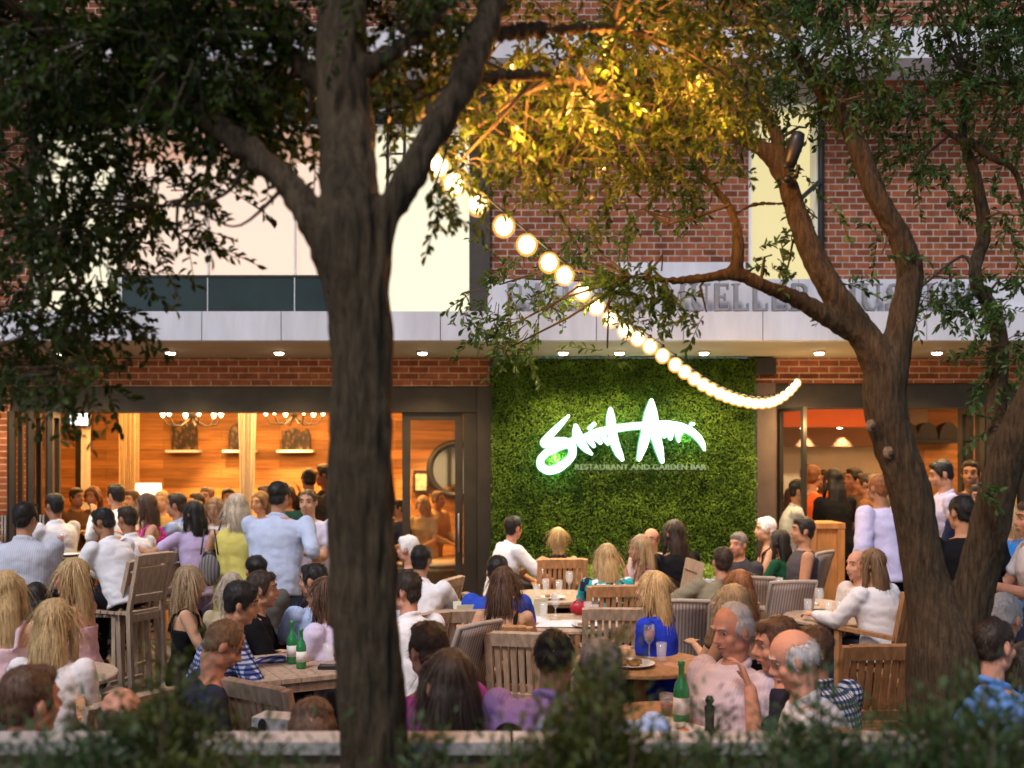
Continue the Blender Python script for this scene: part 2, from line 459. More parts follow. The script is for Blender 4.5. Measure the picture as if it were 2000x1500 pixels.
        for t, wx, th, bo in ((.25,.094,.056,.022),(.5,.098,.050,.035),(.75,.090,.042,.040),(.93,.070,.032,.036),(1.0,.035,.018,.034)):
            rings.append((c0 + d0*(L+.08)*t*s + bk*(bo+.012)*s - u*0 + f*0, rx*wx*s, bk*th*s))
        mb.loft(rings, 20)
        for sg in (-1, 1):
            q = H(sg*.070,.030,.070); e = c0 + d0*(L*.55)*s + rx*sg*.088*s - bk*.075*s
            mb.tube([q, H(sg*.087,.012,.0), c0+d0*(.16 if L > .2 else .12)*s+rx*sg*.093*s-bk*.045*s, e], [.018*s,.023*s,.026*s,.013*s], 10)
    elif style in ('bun', 'pony'):
        mb.ell(H(0,-.020,.042), .084*s, .097*s, .088*s, B, 18, 11)
        mb.ell(H(0,-.05,-.005), .070*s, .055*s, .06*s, B, 14, 9)
        if style == 'bun': mb.ell(H(0,-.105,.075), .042*s, .038*s, .042*s, B, 12, 8)
        else: mb.tube([H(0,-.10,.05), H(0,-.15,.0), H(0,-.15,-.10), H(0,-.13,-.20)], [.028*s,.035*s,.032*s,.014*s], 10)
    elif style == 'cap':
        mb.ell(H(0,-.016,.05), .086*s, .103*s, .082*s, B, 18, 11)
        mb.ell(H(0,-.052,-.012), .068*s, .048*s, .056*s, B, 14, 9)
    if mb.v:
        lg = style in ('long', 'xlong', 'bob', 'pony', 'bun')
        HAIRS.append((lg, d, rad(yaw), (H(0,-.03,.10), B @ Vector((0,1,0))), root, hairmat(hcol), s))
        ob = soften(mb, 'hair', hairmat(hcol), root, vox if near else vox*.9, 2, hair_disp if lg else short_disp)
    # ---- face
    fx = Rz @ (B @ Vector((0,1,0)))
    if face is None: face = fx.y < .45
    if face:
        for sg in (-1, 1):
            mb = MB(); c = H(sg*.031, .0615, .010); q = .0125*s
            n, m = 12, 9
            mb.ell((0,0,0), q, q, q, None, n, m)
            mb.mi = []
            for fc in mb.f:
                ctr = sum((Vector(mb.v[i]) for i in fc), Vector())/len(fc); mb.mi.append(1 if ctr.normalized().y > .70 else 0)
            mb.v = [tuple(c + B @ Vector(v)) for v in mb.v]
            mb.build('eye', [noisy('eye white', (.40,.36,.34), .1, 40, .25), noisy('iris', (.035,.022,.015), .3, 60, .2)], root, True)
            mb = MB(); mb.tube([H(sg*.014,.0865,.033), H(sg*.032,.084,.040), H(sg*.052,.066,.034)], [.0042*s,.0045*s,.0028*s], 6)
            mb.build('eyebrow', hairmat(hcol if hcol not in ('blonde', 'white', 'ash') else 'lightbrown'), root, True)
        mb = MB()
        mb.tube([H(-.024,.082,-.056), H(-.010,.0935,-.053), H(0,.094,-.0545), H(.010,.0935,-.053), H(.024,.082,-.056)], [.003*s,.0055*s,.005*s,.0055*s,.003*s], 7)
        mb.tube([H(-.020,.083,-.0625), H(0,.0935,-.066), H(.020,.083,-.0625)], [.003*s,.0065*s,.003*s], 7)
        mb.build('lips', noisy('lips', (.40,.13,.12) if fem else (.40,.19,.15), .12, 50, .4), root, True)
    # world anchors for things the person holds or sits on
    info = {'root': root, 'base': base, 'yaw': yaw, 'seat': seat, 'd': d, 's': s,
            'hands': [base + Rz @ (wr + (wr-el).normalized()*.07*s) for sg, sh, el, wr in JA], 'chair': chair if sit else None,
            'head': base + Rz @ hc, 'Rz': Rz, 'B': Rz @ B, 'el': [base + Rz @ x[2] for x in JA], 'wr': [base + Rz @ x[3] for x in JA],
            'neck': base + Rz @ J['nb']}
    PEOPLE.append(info); return info
PEOPLE = []; HAIRS = []
def comb_hair():
    """loose strands lying along every head of hair, taken from the finished hair surface"""
    for lg, d, yw, (crown, fwd), root, mat, s in HAIRS:
        if d > 10.2: continue
        ob = [c for c in root.children if c.name.startswith('hair')][0]; me = ob.data; nv = len(me.vertices)
        co = np.empty(nv*3, np.float32); me.vertices.foreach_get('co', co); co = co.reshape(-1,3)
        no = np.empty(nv*3, np.float32); me.vertex_normals.foreach_get('vector', no); no = no.reshape(-1,3)
        M = int((1700 if lg else 1500)*(1.0 if d < 7 else .55)); i = NR.integers(0, nv, M); p = co[i]; n = no[i]
        c = np.array(crown); fw = np.array(fwd)
        if lg: flow = np.tile(np.array([0,0,-1.]), (M,1)) + (p-c)*1.2*(p[:,2:3] > c[2]-.10)*8 + NR.normal(0,.10,(M,3))
        else: flow = (p-c)*6 - fw*.15 + np.array([0,0,-.35]) + NR.normal(0,.28,(M,3))
        flow -= n*(flow*n).sum(1)[:,None]; flow /= np.linalg.norm(flow,axis=1)[:,None]+1e-6
        L = NR.uniform(.07,.17,M) if lg else NR.uniform(.018,.036,M); lift = NR.random(M)**3*(.012 if lg else .010)
        sd = np.cross(flow, n); w = NR.uniform(.0008,.0018,M)[:,None]*(1 if d < 6 else 1.5)
        segs = []
        for k in range(4):
            t = k/3; q = p + flow*(L*t)[:,None] + n*(.0015+lift*t*t)[:,None] - n*(.004*(1-t))
            if lg: q = q + np.array([0,0,-1.])*(L*t*t*.25)[:,None]
            ww = w*(1-.8*t); segs += [q-sd*ww, q+sd*ww]
        V = np.stack(segs,1).reshape(-1,3); b = np.arange(M)[:,None,None]*8
        f = (b+np.array([[[0,1,3,2],[2,3,5,4],[4,5,7,6]]])).reshape(-1,4)
        m2 = bpy.data.meshes.new('loose_hair'); m2.from_pydata(V.tolist(), [], f.tolist()); m2.materials.append(mat); m2.update()
        o = bpy.data.objects.new('loose_hair', m2); C.objects.link(o); o.parent = root
# ------------------------------------------------------------------ building and setting
YW, YF = 11.0, 9.4
def zpx(py, y): return CAMH-(py-HOR)/F*y
def xpx(px, y): return (px-1000)/F*y

def brick_mat(name, c1, c2, mortar, sx=.215, sy=.070):
    m, nt, b = newmat(name)
    tc = nt.nodes.new('ShaderNodeTexCoord'); sp = nt.nodes.new('ShaderNodeSeparateXYZ'); cb = nt.nodes.new('ShaderNodeCombineXYZ')
    nt.links.new(tc.outputs['Object'], sp.inputs[0])
    ad = nt.nodes.new('ShaderNodeMath'); ad.operation = 'ADD'
    nt.links.new(sp.outputs[0], ad.inputs[0]); nt.links.new(sp.outputs[1], ad.inputs[1])
    nt.links.new(ad.outputs[0], cb.inputs[0]); nt.links.new(sp.outputs[2], cb.inputs[1])
    nz = tex_noise(nt, 3, 2); 
    bt = nt.nodes.new('ShaderNodeTexBrick'); nt.links.new(cb.outputs[0], bt.inputs['Vector'])
    bt.inputs['Scale'].default_value = 1; bt.inputs['Brick Width'].default_value = sx; bt.inputs['Row Height'].default_value = sy
    bt.inputs['Mortar Size'].default_value = .007; bt.inputs['Mortar Smooth'].default_value = .2; bt.inputs['Bias'].default_value = 0
    bt.inputs['Color1'].default_value = c4(c1); bt.inputs['Color2'].default_value = c4(c2); bt.inputs['Mortar'].default_value = c4(mortar)
    n = tex_noise(nt, 9, 5); r = ramp(nt, n.outputs['Fac'], [(.3, (.6,.6,.6)), (.7, (1.15,1.1,1.1))])
    mx = nt.nodes.new('ShaderNodeMixRGB'); mx.blend_type = 'MULTIPLY'; mx.inputs[0].default_value = 1
    nt.links.new(bt.outputs[0], mx.inputs[1]); nt.links.new(r.outputs[0], mx.inputs[2]); nt.links.new(mx.outputs[0], b.inputs['Base Color'])
    setin(b, Roughness=.9, Specular_IOR_Level=.2)
    iv = nt.nodes.new('ShaderNodeMath'); iv.operation = 'SUBTRACT'; iv.inputs[0].default_value = 1; nt.links.new(bt.outputs['Fac'], iv.inputs[1])
    bump(nt, b, iv.outputs[0], .6, .008); return m
def wood_mat(name, c, board=.14, axis='Z', var=.45):
    """planks laid along X with joints every board in z"""
    m, nt, b = newmat(name)
    tc = nt.nodes.new('ShaderNodeTexCoord'); sp = nt.nodes.new('ShaderNodeSeparateXYZ'); cb = nt.nodes.new('ShaderNodeCombineXYZ')
    nt.links.new(tc.outputs['Object'], sp.inputs[0]); nt.links.new(sp.outputs[0], cb.inputs[0]); nt.links.new(sp.outputs[2], cb.inputs[1])
    bt = nt.nodes.new('ShaderNodeTexBrick'); nt.links.new(cb.outputs[0], bt.inputs['Vector'])
    for k, v in (('Scale', 1), ('Brick Width', 1.7), ('Row Height', board), ('Mortar Size', .003), ('Mortar Smooth', .3), ('Bias', 0)): bt.inputs[k].default_value = v
    bt.inputs['Color1'].default_value = c4(mul(c, 1-var)); bt.inputs['Color2'].default_value = c4(mul(c, 1+var*.6)); bt.inputs['Mortar'].default_value = c4(mul(c, .3))
    n = tex_noise(nt, 3, 6, stretch=(.6, 1, 9)); r = ramp(nt, n.outputs['Fac'], [(.3, (.55,.5,.45)), (.7, (1.15,1.1,1.05))])
    mx = nt.nodes.new('ShaderNodeMixRGB'); mx.blend_type = 'MULTIPLY'; mx.inputs[0].default_value = 1
    nt.links.new(bt.outputs[0], mx.inputs[1]); nt.links.new(r.outputs[0], mx.inputs[2]); nt.links.new(mx.outputs[0], b.inputs['Base Color'])
    setin(b, Roughness=.55, Specular_IOR_Level=.3); return m
def paver_mat():
    m, nt, b = newmat('patio pavers')
    tc = nt.nodes.new('ShaderNodeTexCoord'); bt = nt.nodes.new('ShaderNodeTexBrick'); nt.links.new(tc.outputs['Object'], bt.inputs['Vector'])
    for k, v in (('Scale', 1), ('Brick Width', .6), ('Row Height', .3), ('Mortar Size', .006), ('Bias', 0)): bt.inputs[k].default_value = v
    bt.inputs['Color1'].default_value = (.10,.09,.08,1); bt.inputs['Color2'].default_value = (.14,.125,.11,1); bt.inputs['Mortar'].default_value = (.04,.035,.03,1)
    n = tex_noise(nt, 2.2, 5); r = ramp(nt, n.outputs['Fac'], [(.3, (.65,.65,.65)), (.7, (1.1,1.1,1.1))])
    mx = nt.nodes.new('ShaderNodeMixRGB'); mx.blend_type = 'MULTIPLY'; mx.inputs[0].default_value = 1
    nt.links.new(bt.outputs[0], mx.inputs[1]); nt.links.new(r.outputs[0], mx.inputs[2]); nt.links.new(mx.outputs[0], b.inputs['Base Color'])
    setin(b, Roughness=.8); return m

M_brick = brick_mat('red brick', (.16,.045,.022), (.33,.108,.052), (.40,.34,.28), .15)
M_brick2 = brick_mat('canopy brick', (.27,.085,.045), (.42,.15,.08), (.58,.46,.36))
M_conc = noisy('pale cast stone', (.57,.585,.65), .16, 2.5, .8, .06, stretch=(1.5,1,.35))
M_soffit = noisy('soffit panel', (.42,.36,.26), .08, 2, .8)
M_bronze = noisy('dark bronze metal', (.050,.043,.036), .2, 4, .45, .04, metallic=.3)
M_black = noisy('black metal', (.015,.015,.017), .2, 10, .4)
M_cream = noisy('cream plaster', (.66,.58,.42), .06, 2, .85)
M_white = noisy('white paint', (.75,.74,.72), .05, 5, .6)
M_wood = wood_mat('interior wood planks', (.42,.20,.068))
M_teak = noisy('weathered teak', (.40,.29,.21), .3, 6, .65, .15, stretch=(6,6,1))
M_teak2 = noisy('oiled teak', (.40,.21,.095), .3, 6, .55, .15, stretch=(6,6,1))
M_sling = cloth((.40,.34,.32), 'stripe', (.22,.18,.17))
M_glass = glassy('window glass', (.05,.06,.06), .08)
M_darkglass = noisy('dark glass', (.010,.026,.030), .4, 1.5, .35, spec=.25)

# ground
mb = MB(); mb.box(-60,-40,-.3, 60,60,-.01); g = mb.build('ground', noisy('soil', (.10,.08,.06), .3, 3, .95)); tag(g, 'bare soil ground spreading beyond the patio', 'ground', kind='structure')
mb = MB(); mb.box(-14,2.9,-.2, 14,YW-.02,.0); g = mb.build('patio', paver_mat()); tag(g, 'grey stone paved patio under the dining tables', 'patio', kind='structure')

B_ = thing('restaurant_building', 'red brick building with pale stone canopy over a lit open restaurant front', 'building', (0,YW,0))
def bl(name, mb, mat, smooth=False, parent=None):
    """build in world coords, parent under the building"""
    o = mb.build(name, mat, None, smooth); q = parent or B_
    o.parent = q; o.matrix_parent_inverse = Matrix.Translation(q.matrix_basis.translation).inverted() if q is B_ else Matrix.Identity(4)
    return o
def pxbox(mb, x0, y0, x1, y1, Yf, Yb):
    """box whose front face covers the pixel rectangle at depth Yf"""
    return mb.box(xpx(x0,Yf), Yf, zpx(y1,Yf), xpx(x1,Yf), Yb, zpx(y0,Yf))
# lower brick band over the openings (two), soldier ledge, left pier
mb = MB(); pxbox(mb, -900, 690, 957, 752, YW, YW+.3); bl('brick_band', mb, M_brick2)
mb = MB(); pxbox(mb, 1476, 688, 2900, 746, YW, YW+.3); bl('brick_band', mb, M_brick2)
mb = MB(); pxbox(mb, -900, 744, 957, 754, YW-.035, YW-.003); bl('brick_ledge', mb, M_brick2)
mb = MB(); pxbox(mb, 1476, 739, 2900, 748, YW-.035, YW-.003); bl('brick_ledge', mb, M_brick2)
mb = MB(); mb.box(-12, YW, 0, xpx(20,YW), YW+.35, zpx(754.5,YW)); bl('brick_pier', mb, M_brick2)
# canopy
zf0, zf1 = 3.03, zpx(608,YF)
mb = MB(); xs = [-14]+[xpx(q,YF) for q in (-130, 80, 240, 394, 549, 704, 860, 1010, 1165, 1335, 1490, 1650, 1810, 1965, 2140)]+[14]
for a, b2 in zip(xs, xs[1:]): mb.box(a+.004, YF, zf0, b2-.004, YF+.12, zf1)
bl('canopy_fascia', mb, M_conc)
mb = MB(); mb.box(-14, YF+.12, zf0+.004, 14, YW, zf0+.05); bl('soffit', mb, M_soffit)
mb = MB(); mb.box(-14, YF+.12, zf0+.05, 14, YW-.003, zf1-.01); bl('canopy_roof', mb, M_conc)
zu = zpx(545, YF+.14)
mb = MB(); xs = [xpx(952,YF+.14)]+[xpx(q,YF+.14) for q in (1100, 1250, 1405, 1560, 1715, 1870, 2030, 2200)]+[14]
for a, b2 in zip(xs, xs[1:]): mb.box(a+.003, YF+.14, zf1-.01, b2-.003, YF+.3, zu)
bl('canopy_parapet', mb, M_conc)
mb = MB(); pxbox(mb, 1205, 512, 1456, 560, YF+.32, YF+.5); bl('canopy_parapet', mb, M_conc)
# upper brick wall
zt = zpx(113, 10.5)
mb = MB(); mb.box(xpx(957,YW), YW, 3.2, xpx(1462,YW), YW+.3, 6.5); bl('brick_wall', mb, M_brick)
mb = MB(); mb.box(xpx(1602,YW), YW, 3.2, 14, YW+.3, 6.5); bl('brick_wall', mb, M_brick)
mb = MB(); mb.box(-14, YW, 6.4, 14, YW+.3, 9.5); bl('brick_wall', mb, M_brick)
mb = MB(); mb.box(xpx(1462,YW), YW+.02, zpx(203,YW), xpx(1602,YW), YW+.3, 6.4); bl('plaster_panel', mb, noisy('grey plaster', (.36,.34,.31), .1, 4, .9))
xs = [-14, -9, -6.2, -4.6, -3.0, -1.4, .2, 1.8, 3.4, 5.0, 6.6, 14]
mb = MB()
for a, b2 in zip(xs, xs[1:]): mb.box(a+.004, 10.4, zpx(113,10.4), b2-.004, YW-.003, zpx(52,10.4))
bl('upper_cornice', mb, M_conc)
mb = MB(); mb.box(xpx(917,YW), YW-.06, zf1-.01, xpx(957,YW), YW+.3, 6.1); bl('dark_pier', mb, M_bronze)
mb = MB(); mb.tube([(xpx(1600,YW)-.0,YW-.06,3.3), (xpx(1600,YW),YW-.06,6.1)], .035, 10); bl('downpipe', mb, M_black, True)
mb = MB(); mb.bar((xpx(1560,YW),YW-.10,zpx(392,YW)), (xpx(1598,YW),YW-.10,zpx(357,YW)), .05, .05); bl('pipe_bracket', mb, M_black)
# upper glazed gallery, lit from within
M_glowA = emis('lit gallery glass', (1.0,.73,.58), .53)
M_glowB = emis('lit gallery glass cream', (1.0,.91,.66), .54)
M_glowC = emis('lit strip glass', (1.0,.85,.42), .42)
def lit_window(x0, y0, x1, y1, mat, muls, wname='window', tint=None, yb=YW+.25):
    w = MB(); t = 5
    pxbox(w, x0, y0-t, x1, y0, YW-.03, yb); pxbox(w, x0, y1, x1, y1+t, YW-.03, yb)
    for q in (x0-t, x1): pxbox(w, q, y0-t, q+t, y1+t, YW-.032, yb)
    for q in muls: pxbox(w, q-1.5, y0, q+1.5, y1, YW+.12, yb)
    fr = bl(wname, w, M_white)
    g_ = MB(); pxbox(g_, x0, y0, x1, y1, YW+.2, YW+.24); o = g_.build('pane', mat); o.parent = fr
    return fr
lit_window(240, 248, 632, 610, M_glowA, (405, 575))
bw = lit_window(0, 0, 1, 1, M_white, ()) if False else None
mb = MB(); pxbox(mb, 244, 252, 628, 318, YW+.14, YW+.17); bl('sunset_tint_strip', mb, emis('painted sunset tint', (1.0,.56,.38), .36))  # added glowing strip, paints the pink sunset reflection in the glass
lit_window(640, 248, 916, 610, M_glowB, (756,))
lit_window(70, 248, 228, 610, M_glowB, (150,))
lit_window(1468, 206, 1594, 610, M_glowC, ())
mb = MB(); mb.box(-14, YW, 3.2, xpx(62,YW), YW+.3, 6.45); bl('brick_wall', mb, M_brick)
mb = MB(); mb.box(xpx(62,YW), YW+.03, zpx(242,YW), xpx(917,YW), YW+.3, 6.1); bl('dark_head_panel', mb, noisy('dark plaster', (.09,.075,.065), .2, 2, .8))
mb = MB(); pxbox(mb, 240, 218, 760, 242, YW-.0, YW+.028); bl('transom_glass', mb, M_darkglass)
mb = MB(); pxbox(mb, 200, 213, 790, 217, YW-.04, YW+.028); bl('transom_trim', mb, M_white)
mb = MB()
for a, b2 in ((238,404),(406,574),(576,744)): pxbox(mb, a, 541, b2, 612, 10.2, 10.215)
bl('balustrade_glass', mb, M_darkglass)
mb = MB(); pxbox(mb, 236, 537, 746, 541, 10.19, 10.23); bl('balustrade_rail', mb, M_black)
# ladder on the gallery
mb = MB()
for q in (757, 790): mb.box(xpx(q,YW-.15)-.016, YW-.15, zpx(370,YW), xpx(q,YW-.15)+.016, YW-.12, zpx(215,YW))
for q in (240, 275, 310, 345): mb.box(xpx(757,YW-.15), YW-.15, zpx(q,YW), xpx(790,YW-.15), YW-.13, zpx(q,YW)+.02)
bl('wall_ladder', mb, M_black)
# soffit downlights
for px in (-90, 120, 333, 545, 825, 1100, 1210, 1375, 1600, 1830, 2050):
    yy = 10.35
    mb = MB(); mb.lathe([(.045,zf0-.016),(.058,zf0-.016),(.064,zf0-.002),(.04,zf0-.002)], (xpx(px,yy),yy,0), 20); fr = bl('downlight', mb, M_white, True)
    mb = MB(); mb.lathe([(.025,zf0-.034),(.044,zf0-.027),(.044,zf0-.012)], (xpx(px,yy),yy,0), 16); o = mb.build('lamp_lens', emis('downlight lens', (1,.88,.66), 14)); o.parent = fr
    L = bpy.data.lights.new('downlight_lamp', 'SPOT'); L.energy = 62; L.color = (1,.66,.30); L.spot_size = rad(130); L.spot_blend = .8; L.shadow_soft_size = .05
    lo = bpy.data.objects.new('downlight_lamp', L); C.objects.link(lo); lo.location = (xpx(px,yy),yy,zf0-.09)
# storefront header, piers
mb = MB(); pxbox(mb, -900, 755, 958, 805, YW+.02, YW+.3); bl('storefront_header', mb, M_bronze)
mb = MB(); pxbox(mb, 1476, 749, 2900, 797, YW+.02, YW+.3); bl('storefront_header', mb, M_bronze)
mb = MB(); mb.box(xpx(905,YW), YW+.04, 0, xpx(932,YW), YW+.3, zpx(805,YW)-.002); mb.box(xpx(933,YW), YW-.06, 0, xpx(959,YW), YW+.3, zpx(756,YW)-.4); mb.box(xpx(933,YW), YW-.06, zpx(756,YW)-.4, xpx(959,YW), YW+.018, zpx(756,YW)); bl('storefront_pier', mb, M_bronze)
mb = MB(); mb.box(xpx(1476,YW), YW-.06, 0, xpx(1512,YW), YW+.018, zpx(749,YW)); mb.box(xpx(1476,YW), YW+.02, 0, xpx(1520,YW), YW+.3, zpx(797,YW)-.002); bl('storefront_pier', mb, noisy('brown metal', (.12,.085,.07), .15, 5, .5))
def door(x0, x1, y0, ang, Y, name='glass_door', z0=.02, w=10):
    """framed glass leaf hinged at x0"""
    xa, xb = xpx(x0,Y), xpx(x1,Y); W = abs(xb-xa); zt_ = zpx(y0,Y); t = w/F*Y
    M = Matrix.Translation((xa,Y,0)) @ Matrix.Rotation(ang, 4, 'Z')
    mb = MB(); mb.box(0,-.025,z0,t,.025,zt_,M); mb.box(W-t,-.025,z0,W,.025,zt_,M); mb.box(t,-.024,z0,W-t,.024,z0+.18,M); mb.box(t,-.024,zt_-t,W-t,.024,zt_,M)
    fr = bl(name, mb, M_bronze)
    mb = MB(); mb.box(t,-.005,z0+.18,W-t,.005,zt_-t,M); o = mb.build('pane', M_glass); o.parent = fr
    mb = MB(); mb.tube([M@Vector((W-t*.5,-.07,.95)), M@Vector((W-t*.5,-.07,1.35))], .012, 8); o = mb.build('handle', noisy('steel', (.5,.5,.5), .1, 9, .3, metallic=1), None, True); o.parent = fr
    return fr
door(786, 904, 806, 0, YW+.1, w=15)
# folded door leaves stacked at the sides of the openings
for i, px in enumerate((24, 42, 60, 78, 96, 114)):
    door(px, px+ (70 if i % 2 else 66), 806, rad(62 if i % 2 == 0 else 118)*-1 if False else rad(-68 if i % 2 == 0 else -78), YW+.1-.0, 'folding_door', w=12)
for i, px in enumerate((1874, 1890, 1908, 1926, 1944)):
    door(px, px+70, 798, rad(-72 if i % 2 == 0 else -82), YW+.05, 'folding_door', w=12)
door(1522, 1592, 798, rad(-62), YW+.02, 'folding_door', w=7)
# rooms behind the openings
def room(name, x0, x1, y1, zc, wall, ceilm, floorm):
    rm = thing(name, {'dining_room': 'warm wood panelled dining room behind the wide left opening', 'bar_room': 'orange lit bar room behind the right opening'}[name], 'room interior', (0,0,0))
    mb = MB(); mb.box(x0, y1, 0, x1, y1+.1, zc); mb.build('back_wall', wall, rm)
    mb = MB(); mb.box(x0-.1, YW+.31, 0, x0, y1-.002, zc); mb.build('side_wall', wall, rm)
    mb = MB(); mb.box(x1, YW+.31, 0, x1+.1, y1-.002, zc); mb.build('side_wall', wall, rm)
    mb = MB(); mb.box(x0-.1, YW+.305, zc+.002, x1+.1, y1+.1, zc+.1); mb.build('ceiling', ceilm, rm)
    mb = MB(); mb.box(x0, YW-.01, .0, x1, y1-.002, .012); mb.build('floor', floorm, rm)
    return rm
rm1 = room('dining_room', -7.6, -.25, 15.0, 2.95, M_wood, M_cream, noisy('dark floor', (.10,.06,.04), .3, 2, .4))
M_bw = noisy('bar cream wall', (.70,.58,.40), .1, 2, .7)
rm2 = room('bar_room', 2.75, 9.2, 15.0, 2.95, M_bw, noisy('orange ceiling', (.50,.13,.04), .15, 2, .7), noisy('dark floor', (.10,.06,.04), .3, 2, .4))
def lamp(kind, loc, energy, col, size=.1, rot=None, sizey=None, nm='room_lamp', spot=None):
    L = bpy.data.lights.new(nm, kind); L.energy = energy; L.color = col
    if kind == 'AREA':
        L.size = size
        if sizey: L.shape = 'RECTANGLE'; L.size_y = sizey
    else: L.shadow_soft_size = size
    if kind == 'SPOT': L.spot_size = rad(spot or 50); L.spot_blend = .5
    o = bpy.data.objects.new(nm, L); C.objects.link(o); o.location = loc
    if rot: o.rotation_euler = rot
    return o
# dining room: pictures on ledges, curtains, lit screen, lamps
def shelf_picture(px0, py0, px1, py1, shape, label):
    Y = 14.9; x0, x1 = xpx(px0,Y), xpx(px1,Y); z0, z1 = zpx(py1,Y), zpx(py0,Y)
    t = thing('wall_ledge_display', label, 'wall display', ((x0+x1)/2, 14.95, z0))
    h = (x1-x0)/2; H_ = z1-z0
    mb = MB(); mb.box(-h-.06,-.12,-.035,h+.06,.045,0); mb.build('ledge', M_white, t)
    mb = MB(); n = 14
    if shape == 'arch': pts = [(-h,0),(h,0)]+[(h*math.cos(a), H_*.45+H_*.55*math.sin(a)) for a in [PI*i/n for i in range(n+1)]]
    else: pts = [(-h,0),(h,0),(h,H_*.7),(h*.75,H_*.98),(h*.35,H_*.8),(0,H_),(-h*.5,H_*.97),(-h*.8,H_*.85),(-h,H_*.9)]
    k = len(pts); vs = [(x,-.03,z) for x, z in pts]+[(x,.03,z) for x, z in pts]
    mb.add(vs, [tuple(range(k)), tuple(range(2*k-1,k-1,-1))]+[(i,i+k,(i+1)%k+k,(i+1)%k) for i in range(k)])
    m, nt, b = newmat('woven dark art'); v = tex_noise(nt, 13, 5, stretch=(1.4,1,.8))
    rr = ramp(nt, v.outputs['Fac'], [(.42, (.012,.008,.006)), (.56, (.05,.026,.015)), (.68, (.26,.15,.07))]); nt.links.new(rr.outputs[0], b.inputs['Base Color'])
    mb.build('artwork', m, t)
shelf_picture(334, 822, 383, 879, 'rough', 'dark art piece on white ledge, nearest the beige curtain')
shelf_picture(445, 824, 492, 879, 'arch', 'dark arched art piece on ledge beside the white gathered curtain')
shelf_picture(550, 836, 605, 879, 'rough', 'wide dark art piece on ledge right of the white gathered curtain')
def curtain(px0, px1, py1, Y, label, mat, tie=None):
    x0, x1 = xpx(px0,Y), xpx(px1,Y); zb = max(0.02, zpx(py1,Y)); zt_ = 2.9
    n = 40; rows = 16; vs = []; fs = []
    for j in range(rows+1):
        z = zt_+(zb-zt_)*j/rows; q = 1 if not tie else 1-(1-tie)*(j/rows)**.7
        for i in range(n+1):
            u_ = i/n-.5; vs.append(((x0+x1)/2+u_*(x1-x0)*q, Y+.035*math.sin(i*1.5)+.01*math.sin(i*.7+j*.3), z))
    for j in range(rows):
        for i in range(n): a = j*(n+1)+i; fs.append((a,a+1,a+n+2,a+n+1))
    mb = MB(); mb.add(vs, fs); o = mb.build('curtain', mat, None, True)
    md = o.modifiers.new('s', 'SOLIDIFY'); md.thickness = .006
    tag(o, label, 'curtain'); return o
M_cur = noisy('white linen', (.72,.68,.62), .06, 12, .9); M_cur2 = noisy('beige linen', (.50,.36,.22), .08, 12, .9)
curtain(463, 502, 1300, 13.6, 'white gathered curtain hanging before the wood wall', M_cur, .5)
curtain(232, 272, 1300, 14.0, 'beige curtain hanging against the wood wall', M_cur2)
curtain(160, 176, 1300, 14.2, 'narrow white curtain below the bright wall screen', M_cur)
mb = MB(); pxbox(mb, 147, 838, 157, 1200, 14.3, 14.45); tag(mb.build('post', M_black), 'black post beside the narrow white curtain', 'post')
t = thing('wall_screen', 'bright white screen mounted high in the dining room corner', 'screen', (xpx(154,14.1),14.1,zpx(817,14.1)))
mb = MB(); mb.box(-.14,0,-.11,.14,.04,.11); mb.build('frame', M_black, t); mb = MB(); mb.box(-.125,-.006,-.095,.125,-.002,.095); mb.build('screen', emis('screen', (1,.95,.88), 2.2), t)
def chandelier(px, py, Y, label):
    x, z = xpx(px,Y), zpx(py,Y); t = thing('chandelier', label, 'chandelier', (x,Y,z))
    mb = MB(); mb.tube([(0,0,2.94-z),(0,0,.05)], .01, 8); mb.ell((0,0,.03), .05,.05,.07)
    for i in range(6):
        a = 2*PI*i/6; c, s_ = math.cos(a), math.sin(a)
        mb.tube([(0,0,0),(.18*c,.18*s_,-.12),(.32*c,.32*s_,-.10),(.38*c,.38*s_,0)], .009, 6)
    mb.build('frame', M_bronze, t, True)
    for i in range(6):
        a = 2*PI*i/6; c, s_ = math.cos(a), math.sin(a)
        mb = MB(); mb.lathe([(.012,-.0),(.032,.04),(.028,.08),(.008,.13)], (.38*c,.38*s_,0), 12); mb.build('bulb', emis('warm bulb', (1,.72,.36), 9), t, True)
    lamp('POINT', (x, Y, z+.05), 30, (1,.56,.20), .25)
chandelier(375, 815, 13.4, 'six armed chandelier glowing above the dining room, left one')
chandelier(575, 812, 13.6, 'six armed chandelier glowing above the dining room, next to the trunk')
WARM = (1,.48,.13)
lamp('AREA', (-5.2,13.2,2.9), 75, WARM, 3.4, sizey=1.6); lamp('AREA', (-2.0,13.2,2.9), 85, WARM, 2.6, sizey=1.6)
for px, e in ((420,60),(560,60),(690,50),(835,55)):
    lamp('SPOT', (xpx(px,14.4),14.2,2.88), e*4.4, (1,.60,.22), .05, (rad(12),0,0), spot=62)
t = thing('table_lamp', 'cream drum lampshade glowing over the bar left of the crowd', 'lamp', (xpx(290,12.6),12.6,0))
zz = zpx(955,12.6); mb = MB(); mb.lathe([(.16,zz-.07),(.15,zz+.07)], (0,0,0), 24); mb.build('lamp_shade', emis('lamp shade', (1,.80,.45), 1.5), t, True)
mb = MB(); mb.lathe([(.14,0),(.14,.03),(.015,.05),(.015,zz-.1)], (0,0,0), 12); mb.build('stem', M_bronze, t, True)
